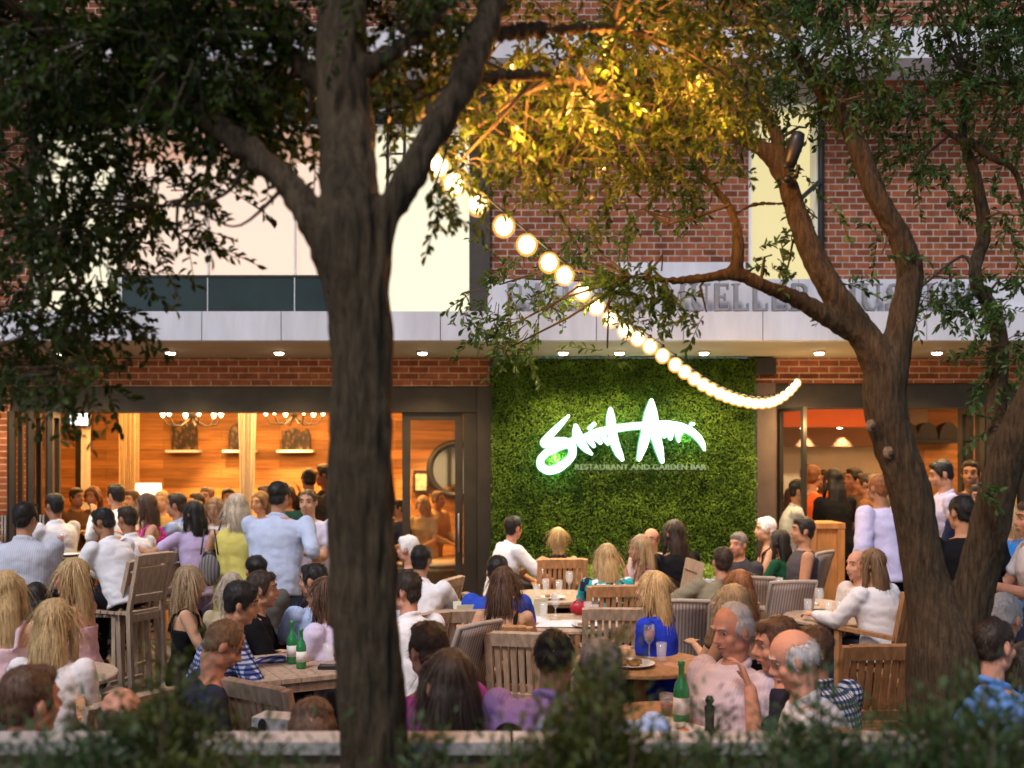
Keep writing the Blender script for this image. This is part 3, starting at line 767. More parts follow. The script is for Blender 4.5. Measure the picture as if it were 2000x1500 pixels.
# seen through the glazed door: picture frame and round mirror
t = thing('picture_frame', 'small black framed picture behind the glass door', 'picture', (xpx(822,14.9),14.93,zpx(940,14.9)))
mb = MB(); h_, k_ = .11, .16
mb.box(-h_,-.03,-k_,-h_+.03,.04,k_); mb.box(h_-.03,-.03,-k_,h_,.04,k_); mb.box(-h_+.03,-.028,k_-.03,h_-.03,.04,k_); mb.box(-h_+.03,-.028,-k_,h_-.03,.04,-k_+.03); mb.build('frame', M_black, t)
mb = MB(); mb.box(-h_+.03,-.01,-k_+.03,h_-.03,.02,k_-.03); mb.build('picture', noisy('pale print', (.5,.4,.28), .5, 14, .7), t)
t = thing('round_mirror', 'round black framed mirror seen through the glass door', 'mirror', (xpx(890,14.9),14.92,zpx(917,14.9)))
mb = MB(); pts = [Vector((.38*math.cos(a),0,.38*math.sin(a))) for a in [2*PI*i/32 for i in range(33)]]; mb.tube(pts, .05, 8); mb.build('frame', M_black, t, True)
mb = MB(); mb.loft([(Vector((0,.02,0)), Vector((.36,0,0)), Vector((0,0,.36))), (Vector((0,0,0)), Vector((.36,0,0)), Vector((0,0,.36)))], 32); mb.build('glass', noisy('mirror glass', (.30,.28,.25), .1, 2, .05, metallic=1), t)
t = thing('console_table', 'pale round console behind the glass door', 'table', (xpx(848,12.3),12.3,0))
mb = MB(); mb.lathe([(.42,.02),(.42,.62),(.46,.64),(.46,.70)], (0,0,0), 28); mb.build('body', noisy('gold lacquer', (.40,.31,.16), .12, 5, .35), t, True)
mb = MB(); mb.lathe([(.48,.702),(.48,.735)], (0,0,0), 28); mb.build('top', M_bw, t, True)
# bar room
Yb = 14.9
mb = MB(); pxbox(mb, 1500, 798, 1750, 834, 13.2, 13.5); tag(mb.build('orange_bulkhead', noisy('orange paint', (.36,.075,.02), .1, 3, .6)), 'orange painted bulkhead over the bar counter', 'bulkhead')
mb = MB(); pxbox(mb, 1450, 836, 1760, 872, Yb-.12, Yb+.05); tag(mb.build('wall_panel', noisy('brown panel', (.30,.15,.08), .12, 3, .6)), 'brown wall panel washed by two bright spotlights', 'wall panel')
mb = MB(); mb.box(xpx(1755,Yb)+.01, Yb-.1, .02, xpx(1872,Yb)+.3, Yb+.05, 2.9); tag(mb.build('wood_panel', wood_mat('honey wood', (.50,.25,.09), .3)), 'honey coloured wood panel behind the dark arched bottle rack', 'wall panel')
t = thing('arched_rack', 'dark rack of three arches high on the honey wood panel', 'rack', (0,Yb-.3,0))
mb = MB()
for px in (1770, 1808, 1850):
    x = xpx(px,Yb-.3); h2 = .145; zb = zpx(858,Yb-.3); n = 12; k_ = n+1
    pr_ = [(x+h2*math.cos(PI*i/n), zb+.24*math.sin(PI*i/n)) for i in range(n+1)]
    mb.add([(a,-.08,b) for a, b in pr_]+[(a,.12,b) for a, b in pr_], [tuple(range(k_))[::-1], tuple(range(k_,2*k_))]+[(i,i+1,i+1+k_,i+k_) for i in range(n)]+[(n,0,k_,n+k_)])
mb.build('arches', M_black, t)
mb = MB(); mb.box(xpx(1752,Yb-.3), -.12, zpx(866,Yb-.3), xpx(1868,Yb-.3), .14, zpx(858.5,Yb-.3)); mb.build('shelf', M_black, t)
for px in (1568, 1640):
    Y = 14.3; t = thing('wall_spotlight', 'small spotlight washing the brown bar panel, ' + ('beside the door edge' if px < 1600 else 'beside the forked trunk'), 'spotlight', (xpx(px,Y),Y,zpx(836,Y)))
    mb = MB(); mb.lathe([(.035,0),(.05,.03),(.05,.14),(.01,.15)], (0,0,0), 14); mb.build('housing', M_white, t, True)
    mb = MB(); mb.lathe([(.034,-.004),(.034,-.001)], (0,0,0), 14); mb.build('lens', emis('spot lens', (1,.85,.6), 20), t)
    lamp('SPOT', (xpx(px,Yb),Yb-.25,zpx(838,Yb)), 26, (1,.78,.5), .02, (rad(14),0,0), spot=64)
lamp('AREA', (4.6,12.0,2.88), 48, (1,.50,.18), 3.0, sizey=1.6); lamp('AREA', (7.3,13.0,2.88), 45, (1,.50,.18), 2.0, sizey=1.6)
t = thing('bar_counter', 'long pale topped bar counter at the back of the bar room', 'bar', (4.9,13.9,0))
mb = MB(); mb.box(-1.6,-.25,.012,1.6,.25,1.06); mb.build('front', noisy('counter front', (.30,.14,.06), .2, 3, .5), t); mb = MB(); mb.box(-1.66,-.32,1.062,1.66,.30,1.11); mb.build('counter_top', M_white, t)
for i in range(16):
    x = 3.6+i*.155+R.uniform(-.02,.02); hgt = R.uniform(.20,.30); q = thing('liquor_bottle', 'dark bottle standing on the bar counter at the back of the bar room', 'bottle', (x,14.02+R.uniform(-.05,.05),1.112), 0, 'bottles along the bar counter')
    mb = MB(); mb.lathe([(.034,0),(.036,.01),(.036,hgt*.6),(.014,hgt*.78),(.013,hgt)], (0,0,0), 10); mb.build('glass_body', noisy('bottle %d' % (i%4), [(.05,.12,.04),(.20,.08,.02),(.30,.28,.22),(.04,.03,.03)][i%4], .2, 9, .15), q, True)
t = thing('framed_panel', 'grey framed panel above the arched rack', 'panel', (xpx(1783,Yb-.12),Yb-.13,zpx(817,Yb)))
mb = MB(); mb.box(-.20,-.02,-.12,.20,.02,.12); mb.build('panel', noisy('taupe', (.25,.2,.17), .15, 3, .6), t)

# host stand
hx = P(1602, 1010, 9.9)
t = thing('host_stand', 'orange wood host stand at the right doorway', 'host stand', (hx.x, 9.9, 0))
mb = MB(); mb.box(-.15,-.2,.0,.15,.2,hx.z-.10); mb.build('cabinet', noisy('orange oak', (.50,.21,.06), .25, 5, .5, .1, stretch=(6,6,1)), t)
mb = MB(); mb.box(-.17,-.23,hx.z-.098,.17,.22,hx.z-.045); mb.build('top', noisy('orange oak', (.5,.21,.06)), t)
mb = MB(); mb.box(.10,-.225,.0,.165,-.203,hx.z-.10); mb.box(-.165,-.225,.0,-.10,-.203,hx.z-.10); mb.build('stile', noisy('orange oak', (.5,.21,.06)), t)
mb = MB(); zz = hx.z-.044
for i in range(5): mb.box(-.16+.004*i,-.16,zz+.006*i,.02+.003*i,.06,zz+.006*i+.005)
tag(mb.build('menu_stack', M_white), 'stack of white menus on the host stand', 'menus')
lamp('POINT', (hx.x+.1, 10.6, 2.3), 10, (1,.6,.25), .1)
# speaker box above the sign wall
pb = P(1495, 715, YW-.14)
t = thing('wall_speaker', 'dark brown box speaker at the top corner of the green wall', 'speaker', (pb.x,YW-.005,pb.z))
mb = MB(); mb.box(-.11,-.16,-.085,.11,0,.085); mb.build('cabinet', M_bronze, t)
mb = MB(); mb.box(-.10,-.168,-.075,.10,-.162,.075); mb.build('grille', M_black, t)

# ------------------------------------------------------------------ leaves
def leafmat(name, c1, c2, trans=.35, rough=.45):
    m = bpy.data.materials.new(name); m.use_nodes = True; nt = m.node_tree; b = nt.nodes['Principled BSDF']
    a = nt.nodes.new('ShaderNodeAttribute'); a.attribute_name = 'tint'
    r = ramp(nt, a.outputs['Fac'], [(0, c1), (1, c2)])
    nt.links.new(r.outputs[0], b.inputs['Base Color']); setin(b, Roughness=rough, Specular_IOR_Level=.18)
    tr = nt.nodes.new('ShaderNodeBsdfTranslucent'); mk = nt.nodes.new('ShaderNodeMixRGB'); mk.blend_type = 'MULTIPLY'; mk.inputs[0].default_value = 1; mk.inputs[2].default_value = (1.3,1.3,.7,1)
    nt.links.new(r.outputs[0], mk.inputs[1]); nt.links.new(mk.outputs[0], tr.inputs[0])
    mx = nt.nodes.new('ShaderNodeMixShader'); mx.inputs[0].default_value = trans
    nt.links.new(b.outputs[0], mx.inputs[1]); nt.links.new(tr.outputs[0], mx.inputs[2]); nt.links.new(mx.outputs[0], nt.nodes['Material Output'].inputs[0])
    return m
def leaves_mesh(name, base, dirs, normals, L, W, mat, parent=None, fold=.25, tint=None):
    """batch of folded six-point leaves: base points, directions, normals (n,3), lengths, widths (n)"""
    n = len(base); dirs = dirs/np.linalg.norm(dirs, axis=1)[:,None]
    side = np.cross(dirs, normals); side /= (np.linalg.norm(side, axis=1)[:,None]+1e-9); up = np.cross(side, dirs)
    L = L[:,None]; W = W[:,None]
    B0 = base; T = base+dirs*L - up*L*.12
    l1 = base+dirs*L*.30-side*W*.42+up*W*fold; l2 = base+dirs*L*.66-side*W*.5+up*W*fold*.8
    r1 = base+dirs*L*.30+side*W*.42+up*W*fold; r2 = base+dirs*L*.66+side*W*.5+up*W*fold*.8
    V = np.stack([B0,r1,r2,T,l2,l1], 1).reshape(-1,3)
    idx = np.arange(n)[:,None]*6; q = np.concatenate([idx+np.array([[0,1,2,3]]), idx+np.array([[0,3,4,5]])], 1).reshape(-1)
    me = bpy.data.meshes.new(name); me.vertices.add(len(V)); me.vertices.foreach_set('co', V.astype(np.float32).ravel())
    me.loops.add(len(q)); me.loops.foreach_set('vertex_index', q.astype(np.int32))
    me.polygons.add(2*n); me.polygons.foreach_set('loop_start', np.arange(0,8*n,4,dtype=np.int32))
    try: me.polygons.foreach_set('loop_total', np.full(2*n,4,np.int32))
    except Exception: pass
    at = me.attributes.new('tint', 'FLOAT', 'FACE'); at.data.foreach_set('value', np.repeat(NR.random(n) if tint is None else tint,2).astype(np.float32))
    me.materials.append(mat); me.update(calc_edges=True); me.validate()
    o = bpy.data.objects.new(name, me); C.objects.link(o)
    if parent: o.parent = parent
    return o

# ------------------------------------------------------------------ the green wall and its sign
YG = 10.86
gx0, gx1, gz0, gz1 = xpx(960,YG), xpx(1476,YG), .60, 3.02
gw = thing('green_wall', 'tall boxwood green wall behind the glowing white sign', 'green wall', ((gx0+gx1)/2,YG,0))
mb = MB(); mb.box(gx0-gw.location.x,.03,0,gx1-gw.location.x,.13,gz1); mb.build('backing', noisy('dark backing', (.012,.022,.008), .3, 10, .9), gw)
n = 60000
bx = NR.uniform(gx0,gx1,n)-gw.location.x; bz = NR.uniform(gz0,gz1,n)
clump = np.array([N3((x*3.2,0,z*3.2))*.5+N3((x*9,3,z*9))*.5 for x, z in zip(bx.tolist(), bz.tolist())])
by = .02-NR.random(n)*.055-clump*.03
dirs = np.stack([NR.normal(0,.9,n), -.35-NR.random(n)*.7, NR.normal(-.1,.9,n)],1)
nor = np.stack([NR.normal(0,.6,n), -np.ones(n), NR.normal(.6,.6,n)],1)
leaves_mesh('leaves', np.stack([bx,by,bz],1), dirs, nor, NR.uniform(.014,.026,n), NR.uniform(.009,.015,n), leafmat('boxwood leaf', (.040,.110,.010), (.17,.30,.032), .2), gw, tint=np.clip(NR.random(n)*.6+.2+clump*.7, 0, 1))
# planter with clipped hedge under the green wall
pl = thing('wall_planter', 'long pale planter of clipped hedge under the green wall', 'planter', ((gx0+gx1)/2,10.45,0))
hw = (gx1-gx0)/2
mb = MB(); mb.box(-hw+.05,-.22,0,hw-.05,.24,.74); mb.build('box', M_conc, pl)
n = 6000
leaves_mesh('hedge', np.stack([NR.uniform(-hw+.06,hw-.06,n), NR.uniform(-.2,.22,n), .72+NR.random(n)*.12],1), np.stack([NR.normal(0,.7,n),NR.normal(-.2,.6,n),.4+NR.random(n)],1), np.stack([NR.normal(0,.6,n),NR.normal(-.6,.6,n),np.ones(n)],1), NR.uniform(.025,.045,n), NR.uniform(.012,.022,n), leafmat('hedge leaf', (.12,.20,.03), (.30,.40,.08), .25), pl)

def sp_(X, Y): return 1030+X/5.405, 770+Y/5.405
YS = YG-.13
def stroke(mb, pts, back=0):
    """hand-brushed letter stroke: (X, Y, width) in the zoomed sign"""
    q = []
    for i in range(len(pts)-1):
        a, b = pts[i], pts[i+1]; m = 5
        for j in range(m): t = j/m; q.append(tuple(a[k]+(b[k]-a[k])*t for k in range(3)))
    q.append(pts[-1])
    for _ in range(2):
        q = [q[0]]+[tuple((q[i-1][k]+2*q[i][k]+q[i+1][k])/4 for k in range(3)) for i in range(1,len(q)-1)]+[q[-1]]
    P3 = [P(*sp_(x,y), YS)+Vector((0,back,0)) for x, y, w in q]; rs = [max(.008, w/2/5.405/F*YS*1.04) for x, y, w in q]
    mb.tube(P3, rs, 10, flat=.55 if not back else .2, ref=Vector((0,1,0)))
sg = thing('neon_sign', 'glowing white handwritten sign on the green wall', 'sign', (0,0,0))
M_halo = emis('painted green halo', (.22,.95,.48), .34)
M_neon = emis('white sign light', (.86,1.0,.92), 4.0)
LET = {'S': [[(438,225,14),(360,310,46),(255,415,62),(170,505,62),(180,530,66),(300,495,70),(420,505,76),(480,560,70),(478,640,66),(425,710,66),(330,785,72),(220,812,72),(140,765,66),(135,690,62),(200,615,62),(310,560,66),(430,520,70),(530,470,60)]],
 'a': [[(510,330,34),(525,420,92),(560,500,80),(620,580,56),(682,632,16)]],
 'i': [[(640,455,52),(670,500,48),(705,550,26)]],
 'n': [[(700,425,50),(730,465,46),(775,515,26)], [(790,425,46),(820,475,44),(852,525,22)]],
 't': [[(880,150,26),(880,230,74),(884,320,84),(900,430,86),(930,540,78),(975,640,62),(1005,692,28)], [(580,470,50),(720,405,66),(880,372,66),(1040,345,62),(1180,332,60),(1300,325,62),(1480,315,66),(1620,338,66),(1740,395,66),(1815,465,60),(1855,530,44),(1872,590,14)]],
 'A': [[(1312,65,34),(1296,180,88),(1280,300,104),(1252,430,92),(1218,560,78),(1178,690,34)], [(1312,65,34),(1326,200,84),(1340,340,92),(1362,460,88),(1395,580,74),(1425,712,36)]],
 'n_': [[(1420,350,60),(1440,400,50),(1450,450,26)], [(1500,350,70),(1508,410,66),(1512,470,30)], [(1580,360,60),(1592,420,50),(1600,495,22)], [(1625,365,46),(1618,420,36)]], 'dot': [[(1730,318,30),(1756,312,26)]], 'idot': [[(655,360,34),(708,312,34)]]}
names = {'S':'letter','a':'letter','i':'letter','n':'letter','t':'letter','A':'letter','n_':'letter'}
for k_, st in LET.items():
    mb = MB()
    for s_ in st: stroke(mb, s_)
    lt = mb.build('letter', M_neon, sg, True)
    hb = MB()  # wider glowing strokes behind each letter: the sign's green halo painted as shape
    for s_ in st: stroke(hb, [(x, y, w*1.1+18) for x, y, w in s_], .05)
    hb.build('painted_halo', M_halo, lt, True)
def text_mesh(body, x0, x1, z0, h, Y, mat, name, ext=.006, parent=None):
    cu = bpy.data.curves.new('t', 'FONT'); cu.body = body; cu.size = 1; cu.extrude = .02
    o = bpy.data.objects.new('t', cu); C.objects.link(o); dg = bpy.context.evaluated_depsgraph_get(); dg.update()
    me = bpy.data.meshes.new_from_object(o.evaluated_get(dg)); bpy.data.objects.remove(o)
    co = np.empty(len(me.vertices)*3, np.float32); me.vertices.foreach_get('co', co); co = co.reshape(-1,3)
    mn, mxx = co.min(0), co.max(0); out = np.empty_like(co)
    out[:,0] = x0+(co[:,0]-mn[0])/(mxx[0]-mn[0])*(x1-x0); out[:,2] = z0+(co[:,1]-mn[1])/(mxx[1]-mn[1])*h; out[:,1] = Y-ext+(-co[:,2]-mn[2])/(mxx[2]-mn[2])*0 + np.where(co[:,2] > 0, -ext, ext)
    me.vertices.foreach_set('co', out.ravel()); me.update(); me.materials.clear(); me.materials.append(mat)
    q = bpy.data.objects.new(name, me); C.objects.link(q)
    if parent: q.parent = parent
    return q
a = P(*sp_(505,795), YS+.03); b = P(*sp_(1885,740), YS+.03)
text_mesh('RESTAURANT AND GARDEN BAR', a.x, b.x, a.z, b.z-a.z, YS+.03, emis('small sign light', (.62,.9,.45), .22), 'lettering', .012, sg)
mb = MB(); mb.bar(a-Vector((0,-.05,.012)), Vector((b.x,a.y+.05,a.z-.012)), .012, .012); mb.build('rail', M_black, sg)
for X, Y_ in ((300,680),(900,330),(1300,420),(1620,400)):
    q = P(*sp_(X,Y_), YS+.10); lamp('POINT', (q.x, YS+.06, q.z), 4.0, (.35,1,.55), .04, nm='sign_glow')

# serif letters standing on the canopy edge
def serif(ch):
    """strokes in a unit cell: (x0,y0,x1,y1,thickness); returns list, width"""
    t, h = .165, .07; S = lambda x, y, w=.34: (x-w/2, y+(.03 if y < .5 else -.03), x+w/2, y+(.03 if y < .5 else -.03), .06)
    if ch == 'M': return [(.14,0,.14,1,h), (.14,1,.5,.1,t), (.5,.1,.86,1,h), (.86,0,.86,1,t), S(.14,0), S(.86,0), S(.10,1,.24), S(.9,1,.24)], 1.12
    if ch == 'U': return [(.2,.28,.2,1,t), (.2,.3,.32,.06,t), (.32,.06,.6,.06,.11), (.6,.06,.74,.3,h), (.74,.28,.74,1,h), S(.2,1), S(.74,1)], .95
    if ch == 'E': return [(.2,0,.2,1,t), (.2,.05,.70,.05,.1), (.2,.95,.68,.95,.1), (.2,.52,.56,.52,.09), (.70,.0,.70,.24,.07), (.68,1,.68,.78,.07), (.56,.4,.56,.64,.06)], .82
    if ch == 'L': return [(.2,0,.2,1,t), (.2,.05,.70,.05,.1), (.70,0,.70,.28,.07), S(.2,1)], .80
    if ch == 'R': return [(.2,0,.2,1,t), (.2,.95,.55,.95,.1), (.55,.95,.70,.84,.12), (.70,.86,.70,.66,t*.9), (.70,.66,.55,.52,.12), (.2,.52,.56,.52,.1), (.45,.52,.78,.02,t), S(.2,0), (.7,.03,.92,.03,.06)], .95
    if ch == 'B': return [(.2,0,.2,1,t), (.2,.95,.55,.95,.1), (.66,.9,.66,.6,t*.8), (.2,.54,.6,.54,.1), (.2,.05,.6,.05,.1), (.70,.12,.70,.48,t*.9), (.55,.95,.66,.88,.1), (.66,.6,.58,.54,.1), (.58,.54,.70,.46,.1), (.58,.05,.70,.14,.1)], .88
    if ch == 'A': return [(.08,0,.45,1,h), (.45,1,.86,0,t), (.24,.36,.68,.36,.08), S(.08,0,.3), S(.86,0,.34)], .98
    if ch == 'I': return [(.2,0,.2,1,t), S(.2,0), S(.2,1)], .46
    if ch == 'S': return [(.16,.06,.55,.06,.1), (.55,.06,.66,.2,.16), (.66,.2,.56,.42,.2), (.56,.42,.28,.6,.2), (.28,.6,.2,.78,.18), (.2,.78,.3,.94,.13), (.3,.94,.6,.94,.1), (.62,1,.62,.74,.07), (.14,0,.14,.28,.07)], .80
    if ch == '-': return [(.06,.42,.36,.42,.12)], .46
    return [], .5
mt = thing('museum_letters', 'grey metal serif letters standing along the canopy edge', 'sign letters', (0,0,0))
M_let = noisy('brushed letter metal', (.25,.25,.28), .15, 8, .5, metallic=.2); M_letd = noisy('letter side', (.12,.12,.14), .2, 8, .5)
def set_text(word, px0, px1):
    ws = [serif(c)[1] for c in word]; tot = sum(ws); z0 = zf1+.004; h = zpx(553,YF)-z0
    x0, x1 = xpx(px0,YF), xpx(px1,YF); k = (x1-x0)/tot; x = x0
    for c, w in zip(word, ws):
        mb = MB()
        for i, (a0,b0,a1,b1,t) in enumerate(serif(c)[0]):
            y = YF+.02+.0015*i
            mb.bar((x+a0*k,y,z0+b0*h), (x+a1*k,y,z0+b1*h), t*k, .05, Vector((0,1,0)))
        if mb.v: mb.build('letter', M_let, mt)
        x += w*k
set_text('BARBIER-', 985, 1290); set_text('MUELLER', 1294, 1586); set_text('MUSEUM', 1624, 1912)
# ------------------------------------------------------------------ trees
def bark_mat(name, c):
    m, nt, b = newmat(name)
    n = tex_noise(nt, 1, 6, stretch=(75, 75, 11), rough=.75); n2 = tex_noise(nt, 5, 4)
    r = ramp(nt, n.outputs['Fac'], [(.32, mul(c, .3)), (.5, mul(c, .9)), (.7, mul(c, 1.6))])
    r2 = ramp(nt, n2.outputs['Fac'], [(.35, (.7,.72,.68)), (.7, (1.2,1.15,1.05))])
    mx = nt.nodes.new('ShaderNodeMixRGB'); mx.blend_type = 'MULTIPLY'; mx.inputs[0].default_value = 1
    nt.links.new(r.outputs[0], mx.inputs[1]); nt.links.new(r2.outputs[0], mx.inputs[2]); nt.links.new(mx.outputs[0], b.inputs['Base Color'])
    setin(b, Roughness=.9, Specular_IOR_Level=.2); bump(nt, b, n.outputs['Fac'], 1.0, .03); return m
def bark_disp(x, y, z): return N3((x*44, y*44, z*6))*.013 + N3((x*85, y*85, z*14))*.005 + N3((x*6, y*6, z*3))*.010
M_bark = bark_mat('live oak bark', (.105,.077,.050)); M_bark2 = bark_mat('grey oak bark', (.095,.068,.044))
def bark_disp2(x, y, z): return bark_disp(x, y, z)*.5
def limb_pts(pts):
    return [P(x, y, d) for x, y, d, w in pts], [w/2/F*d for x, y, d, w in pts]
def smooth_limb(pts, m=5):
    """Catmull-Rom through the listed points so that limbs bend instead of breaking"""
    q = [pts[0]]+list(pts)+[pts[-1]]; out = []
    for i in range(1, len(q)-2):
        for j in range(m):
            t = j/m; p0, p1, p2, p3 = (np.array(q[i+k-1], float) for k in range(4))
            out.append(tuple(.5*((2*p1)+(-p0+p2)*t+(2*p0-5*p1+4*p2-p3)*t*t+(-p0+3*p1-3*p2+p3)*t**3)))
    out.append(pts[-1]); return out
def tree(name, label, cat, basepx, limbs, blobs, mat, lmat, leafL, leafW, twigmat, per_twig=13, voxel=.0085, droop=.35, seed=1):
    rr = np.random.default_rng(seed); rp = random.Random(seed)
    b0 = P(*basepx); t = thing(name, label, cat, (b0.x, b0.y, 0)); off = Vector((b0.x, b0.y, 0))
    mb = MB(); nodes = []
    for l in limbs:
        sl = smooth_limb(l); p, r = limb_pts(sl); p = [q-off for q in p]
        wob = [q + Vector((N3(q*2.1), N3(q*2.1+Vector((9,9,9))), 0))*.02 for q in p]
        if min(r) > .006: mb.tube(wob, r, 16)
        nodes += [(q, rad_) for q, rad_ in zip(wob, r)]
    soften(mb, 'trunk', mat, t, voxel, 4, bark_disp if seed == 3 else bark_disp2)
    tw = MB(); base = []; dr = []; nr = []
    for l in limbs:
        p, r = limb_pts(smooth_limb(l)); p = [q-off for q in p]
        if min(r) <= .006: tw.tube(p, [max(x, .0025) for x in r], 7)
    for px, py, d, rx, ry, rd, n in blobs:
        c = P(px, py, d)-off; ax, az = rx/F*d, ry/F*d
        hub = c + Vector((0,0,0)); best = min(nodes, key=lambda q: (q[0]-hub).length)
        nb = max(1, n//14)
        mids = []
        for _ in range(nb):
            v = Vector((rp.gauss(0,1), rp.gauss(0,1), rp.gauss(0,1))).normalized()*(rp.random()**.5)*.75
            m = c + Vector((v.x*ax, v.y*rd, v.z*az)); mids.append(m)
            st = best[0]; mid = st.lerp(m, .5)+Vector((rp.uniform(-.05,.05), rp.uniform(-.05,.05), rp.uniform(-.02,.08)))
            tw.tube([st, mid, m], [.008, .006, .004], 5)
        for _ in range(n):
            v = Vector((rp.gauss(0,1), rp.gauss(0,1), rp.gauss(0,1))).normalized()*(rp.random()**.42)
            s0 = c + Vector((v.x*ax, v.y*rd, v.z*az)); m = min(mids, key=lambda q: (q-s0).length)
            out = (s0-m); out = out.normalized() if out.length > .01 else Vector((0,0,1))
            dirv = (out*.7 + Vector((rp.gauss(0,.6), rp.gauss(0,.6), rp.gauss(-droop,.45)))).normalized()
            Lt = rp.uniform(.09,.19); e = s0 + dirv*Lt + Vector((0,0,-.03))
            tw.tube([s0.lerp(m,.35) if (s0-m).length < .35 else s0-out*.1, s0, e], [.003,.0024,.0014], 3)
            k = rp.randint(per_twig-4, per_twig+3)
            for i in range(k):
                f_ = (i+.5)/k; p = s0.lerp(e, f_)
                sd = Vector((rp.gauss(0,1), rp.gauss(0,1), rp.gauss(0,1))); sd = (sd-dirv*sd.dot(dirv)).normalized()
                base.append(p); dr.append((dirv*.6+sd*rp.uniform(.5,1.1)+Vector((0,0,-.15))).normalized()); nr.append((Vector((0,0,1))+Vector((rp.gauss(0,.6),rp.gauss(0,.6),rp.gauss(0,.4)))).normalized())
    n = len(base)
    cr = leaves_mesh('crown', np.array(base), np.array(dr), np.array(nr), rr.uniform(*leafL, n), rr.uniform(*leafW, n), lmat, t)
    o = tw.build('twigs', twigmat, t, True)
    print(name, 'leaves', n); return t
M_leafA = leafmat('live oak leaf', (.012,.026,.006), (.050,.082,.016), .4)
M_leafB = leafmat('pale oak leaf', (.022,.066,.022), (.080,.16,.050), .4)
M_twig = noisy('twig bark', (.06,.045,.03), .3, 20, .9)
D1 = 2.65
limbs = [
 [(735,1900,D1,150),(732,1500,D1,136),(712,1200,D1,128),(705,900,D1,124),(702,650,D1,122),(694,520,D1,128),(688,420,D1,118),(680,300,D1+.05,104),(672,160,D1+.1,104),(672,0,D1+.15,92),(690,-200,D1+.2,80),(700,-420,D1+.3,56)],
 [(700,560,D1,100),(648,500,D1,74),(610,430,D1,62),(560,360,D1+.05,56),(490,300,D1+.1,52),(400,232,D1+.2,46),(330,150,D1+.3,42),(280,60,D1+.4,36),(230,-80,D1+.5,28)],
 [(715,520,D1,100),(752,430,D1,66),(800,350,D1,60),(850,260,D1+.05,56),(905,170,D1+.1,54),(950,70,D1+.2,52),(985,-40,D1+.3,46),(1040,-200,D1+.4,34)],
 [(672,190,D1+.1,60),(610,150,D1+.2,30),(565,100,D1+.3,24),(520,60,D1+.4,16)],
 [(690,160,D1+.1,60),(770,110,D1+.1,34),(840,60,D1+.2,30),(900,-20,D1+.2,24)],
 [(400,232,D1+.2,30),(300,200,D1+.4,22),(200,190,D1+.6,18),(90,230,D1+.7,12)],
 [(330,150,D1+.3,30),(200,80,D1+.4,20),(80,60,D1+.5,14)],
 [(90,230,D1+.7,12),(60,400,D1+.7,11),(120,500,D1+.7,10),(60,650,D1+.7,8)],
 [(490,300,D1+.1,16),(450,370,D1+.2,8),(380,400,D1+.3,6),(300,400,D1+.4,5)],
 [(560,360,D1+.05,10),(470,440,D1+.2,5),(400,420,D1+.3,4),(340,395,D1+.4,3)],
 [(905,170,D1+.1,26),(1000,150,D1+.5,20),(1120,160,D1+.9,15),(1240,200,D1+1.3,10)],
 [(950,70,D1+.2,26),(1080,60,D1+.6,20),(1220,60,D1+1.0,14),(1360,100,D1+1.4,10)],
]
blobs = []
def grid(x0, y0, x1, y1, nx, ny, d, n, jit=.35, rx=None, ry=None, rd=.28):
    for i in range(nx):
        for j in range(ny):
            x = x0+(x1-x0)*(i+.5)/nx+R.uniform(-jit,jit)*(x1-x0)/nx; y = y0+(y1-y0)*(j+.5)/ny+R.uniform(-jit,jit)*(y1-y0)/ny
            blobs.append((x, y, d+R.uniform(-.3,.3), rx or (x1-x0)/nx*.72, ry or (y1-y0)/ny*.72, rd, n))
# overhead crown beyond the frame and the dark left side
grid(-500,-620, 1500,-60, 7, 3, D1+.4, 40, rd=.6)
grid(-80,-30, 640,200, 5, 2, D1+.5, 62)
grid(-80,170, 480,330, 4, 1, D1+.55, 42)
grid(-60,300, 240,560, 2, 2, D1+.6, 40)
grid(-60,540, 160,760, 2, 2, D1+.65, 27)
blobs += [(300,340,D1+.5,110,60,.2,20), (390,330,D1+.4,80,45,.2,8), (290,445,D1+.5,90,40,.15,13), (365,462,D1+.5,40,26,.1,7), (190,520,D1+.6,60,60,.15,12), (190,610,D1+.6,80,40,.15,14), (255,650,D1+.6,45,22,.1,7), (120,720,D1+.65,70,40,.15,12), (400,390,D1+.4,50,25,.1,5),
          (470,230,D1+.4,60,60,.15,14), (540,250,D1+.35,40,40,.1,7), (600,280,D1+.3,30,50,.1,4), (560,40,D1+.4,90,50,.2,22), (500,180,D1+.4,60,60,.2,14), (150,160,D1+.7,160,90,.2,26)]
grid(700,-40, 960,110, 2, 1, D1+.4, 30)
blobs += [(790,170,D1+.5,70,50,.15,16), (860,110,D1+.5,60,60,.15,16), (820,60,D1+.5,70,50,.15,16), (860,395,D1+.35,30,40,.08,6), (770,220,D1+.45,30,40,.1,5)]
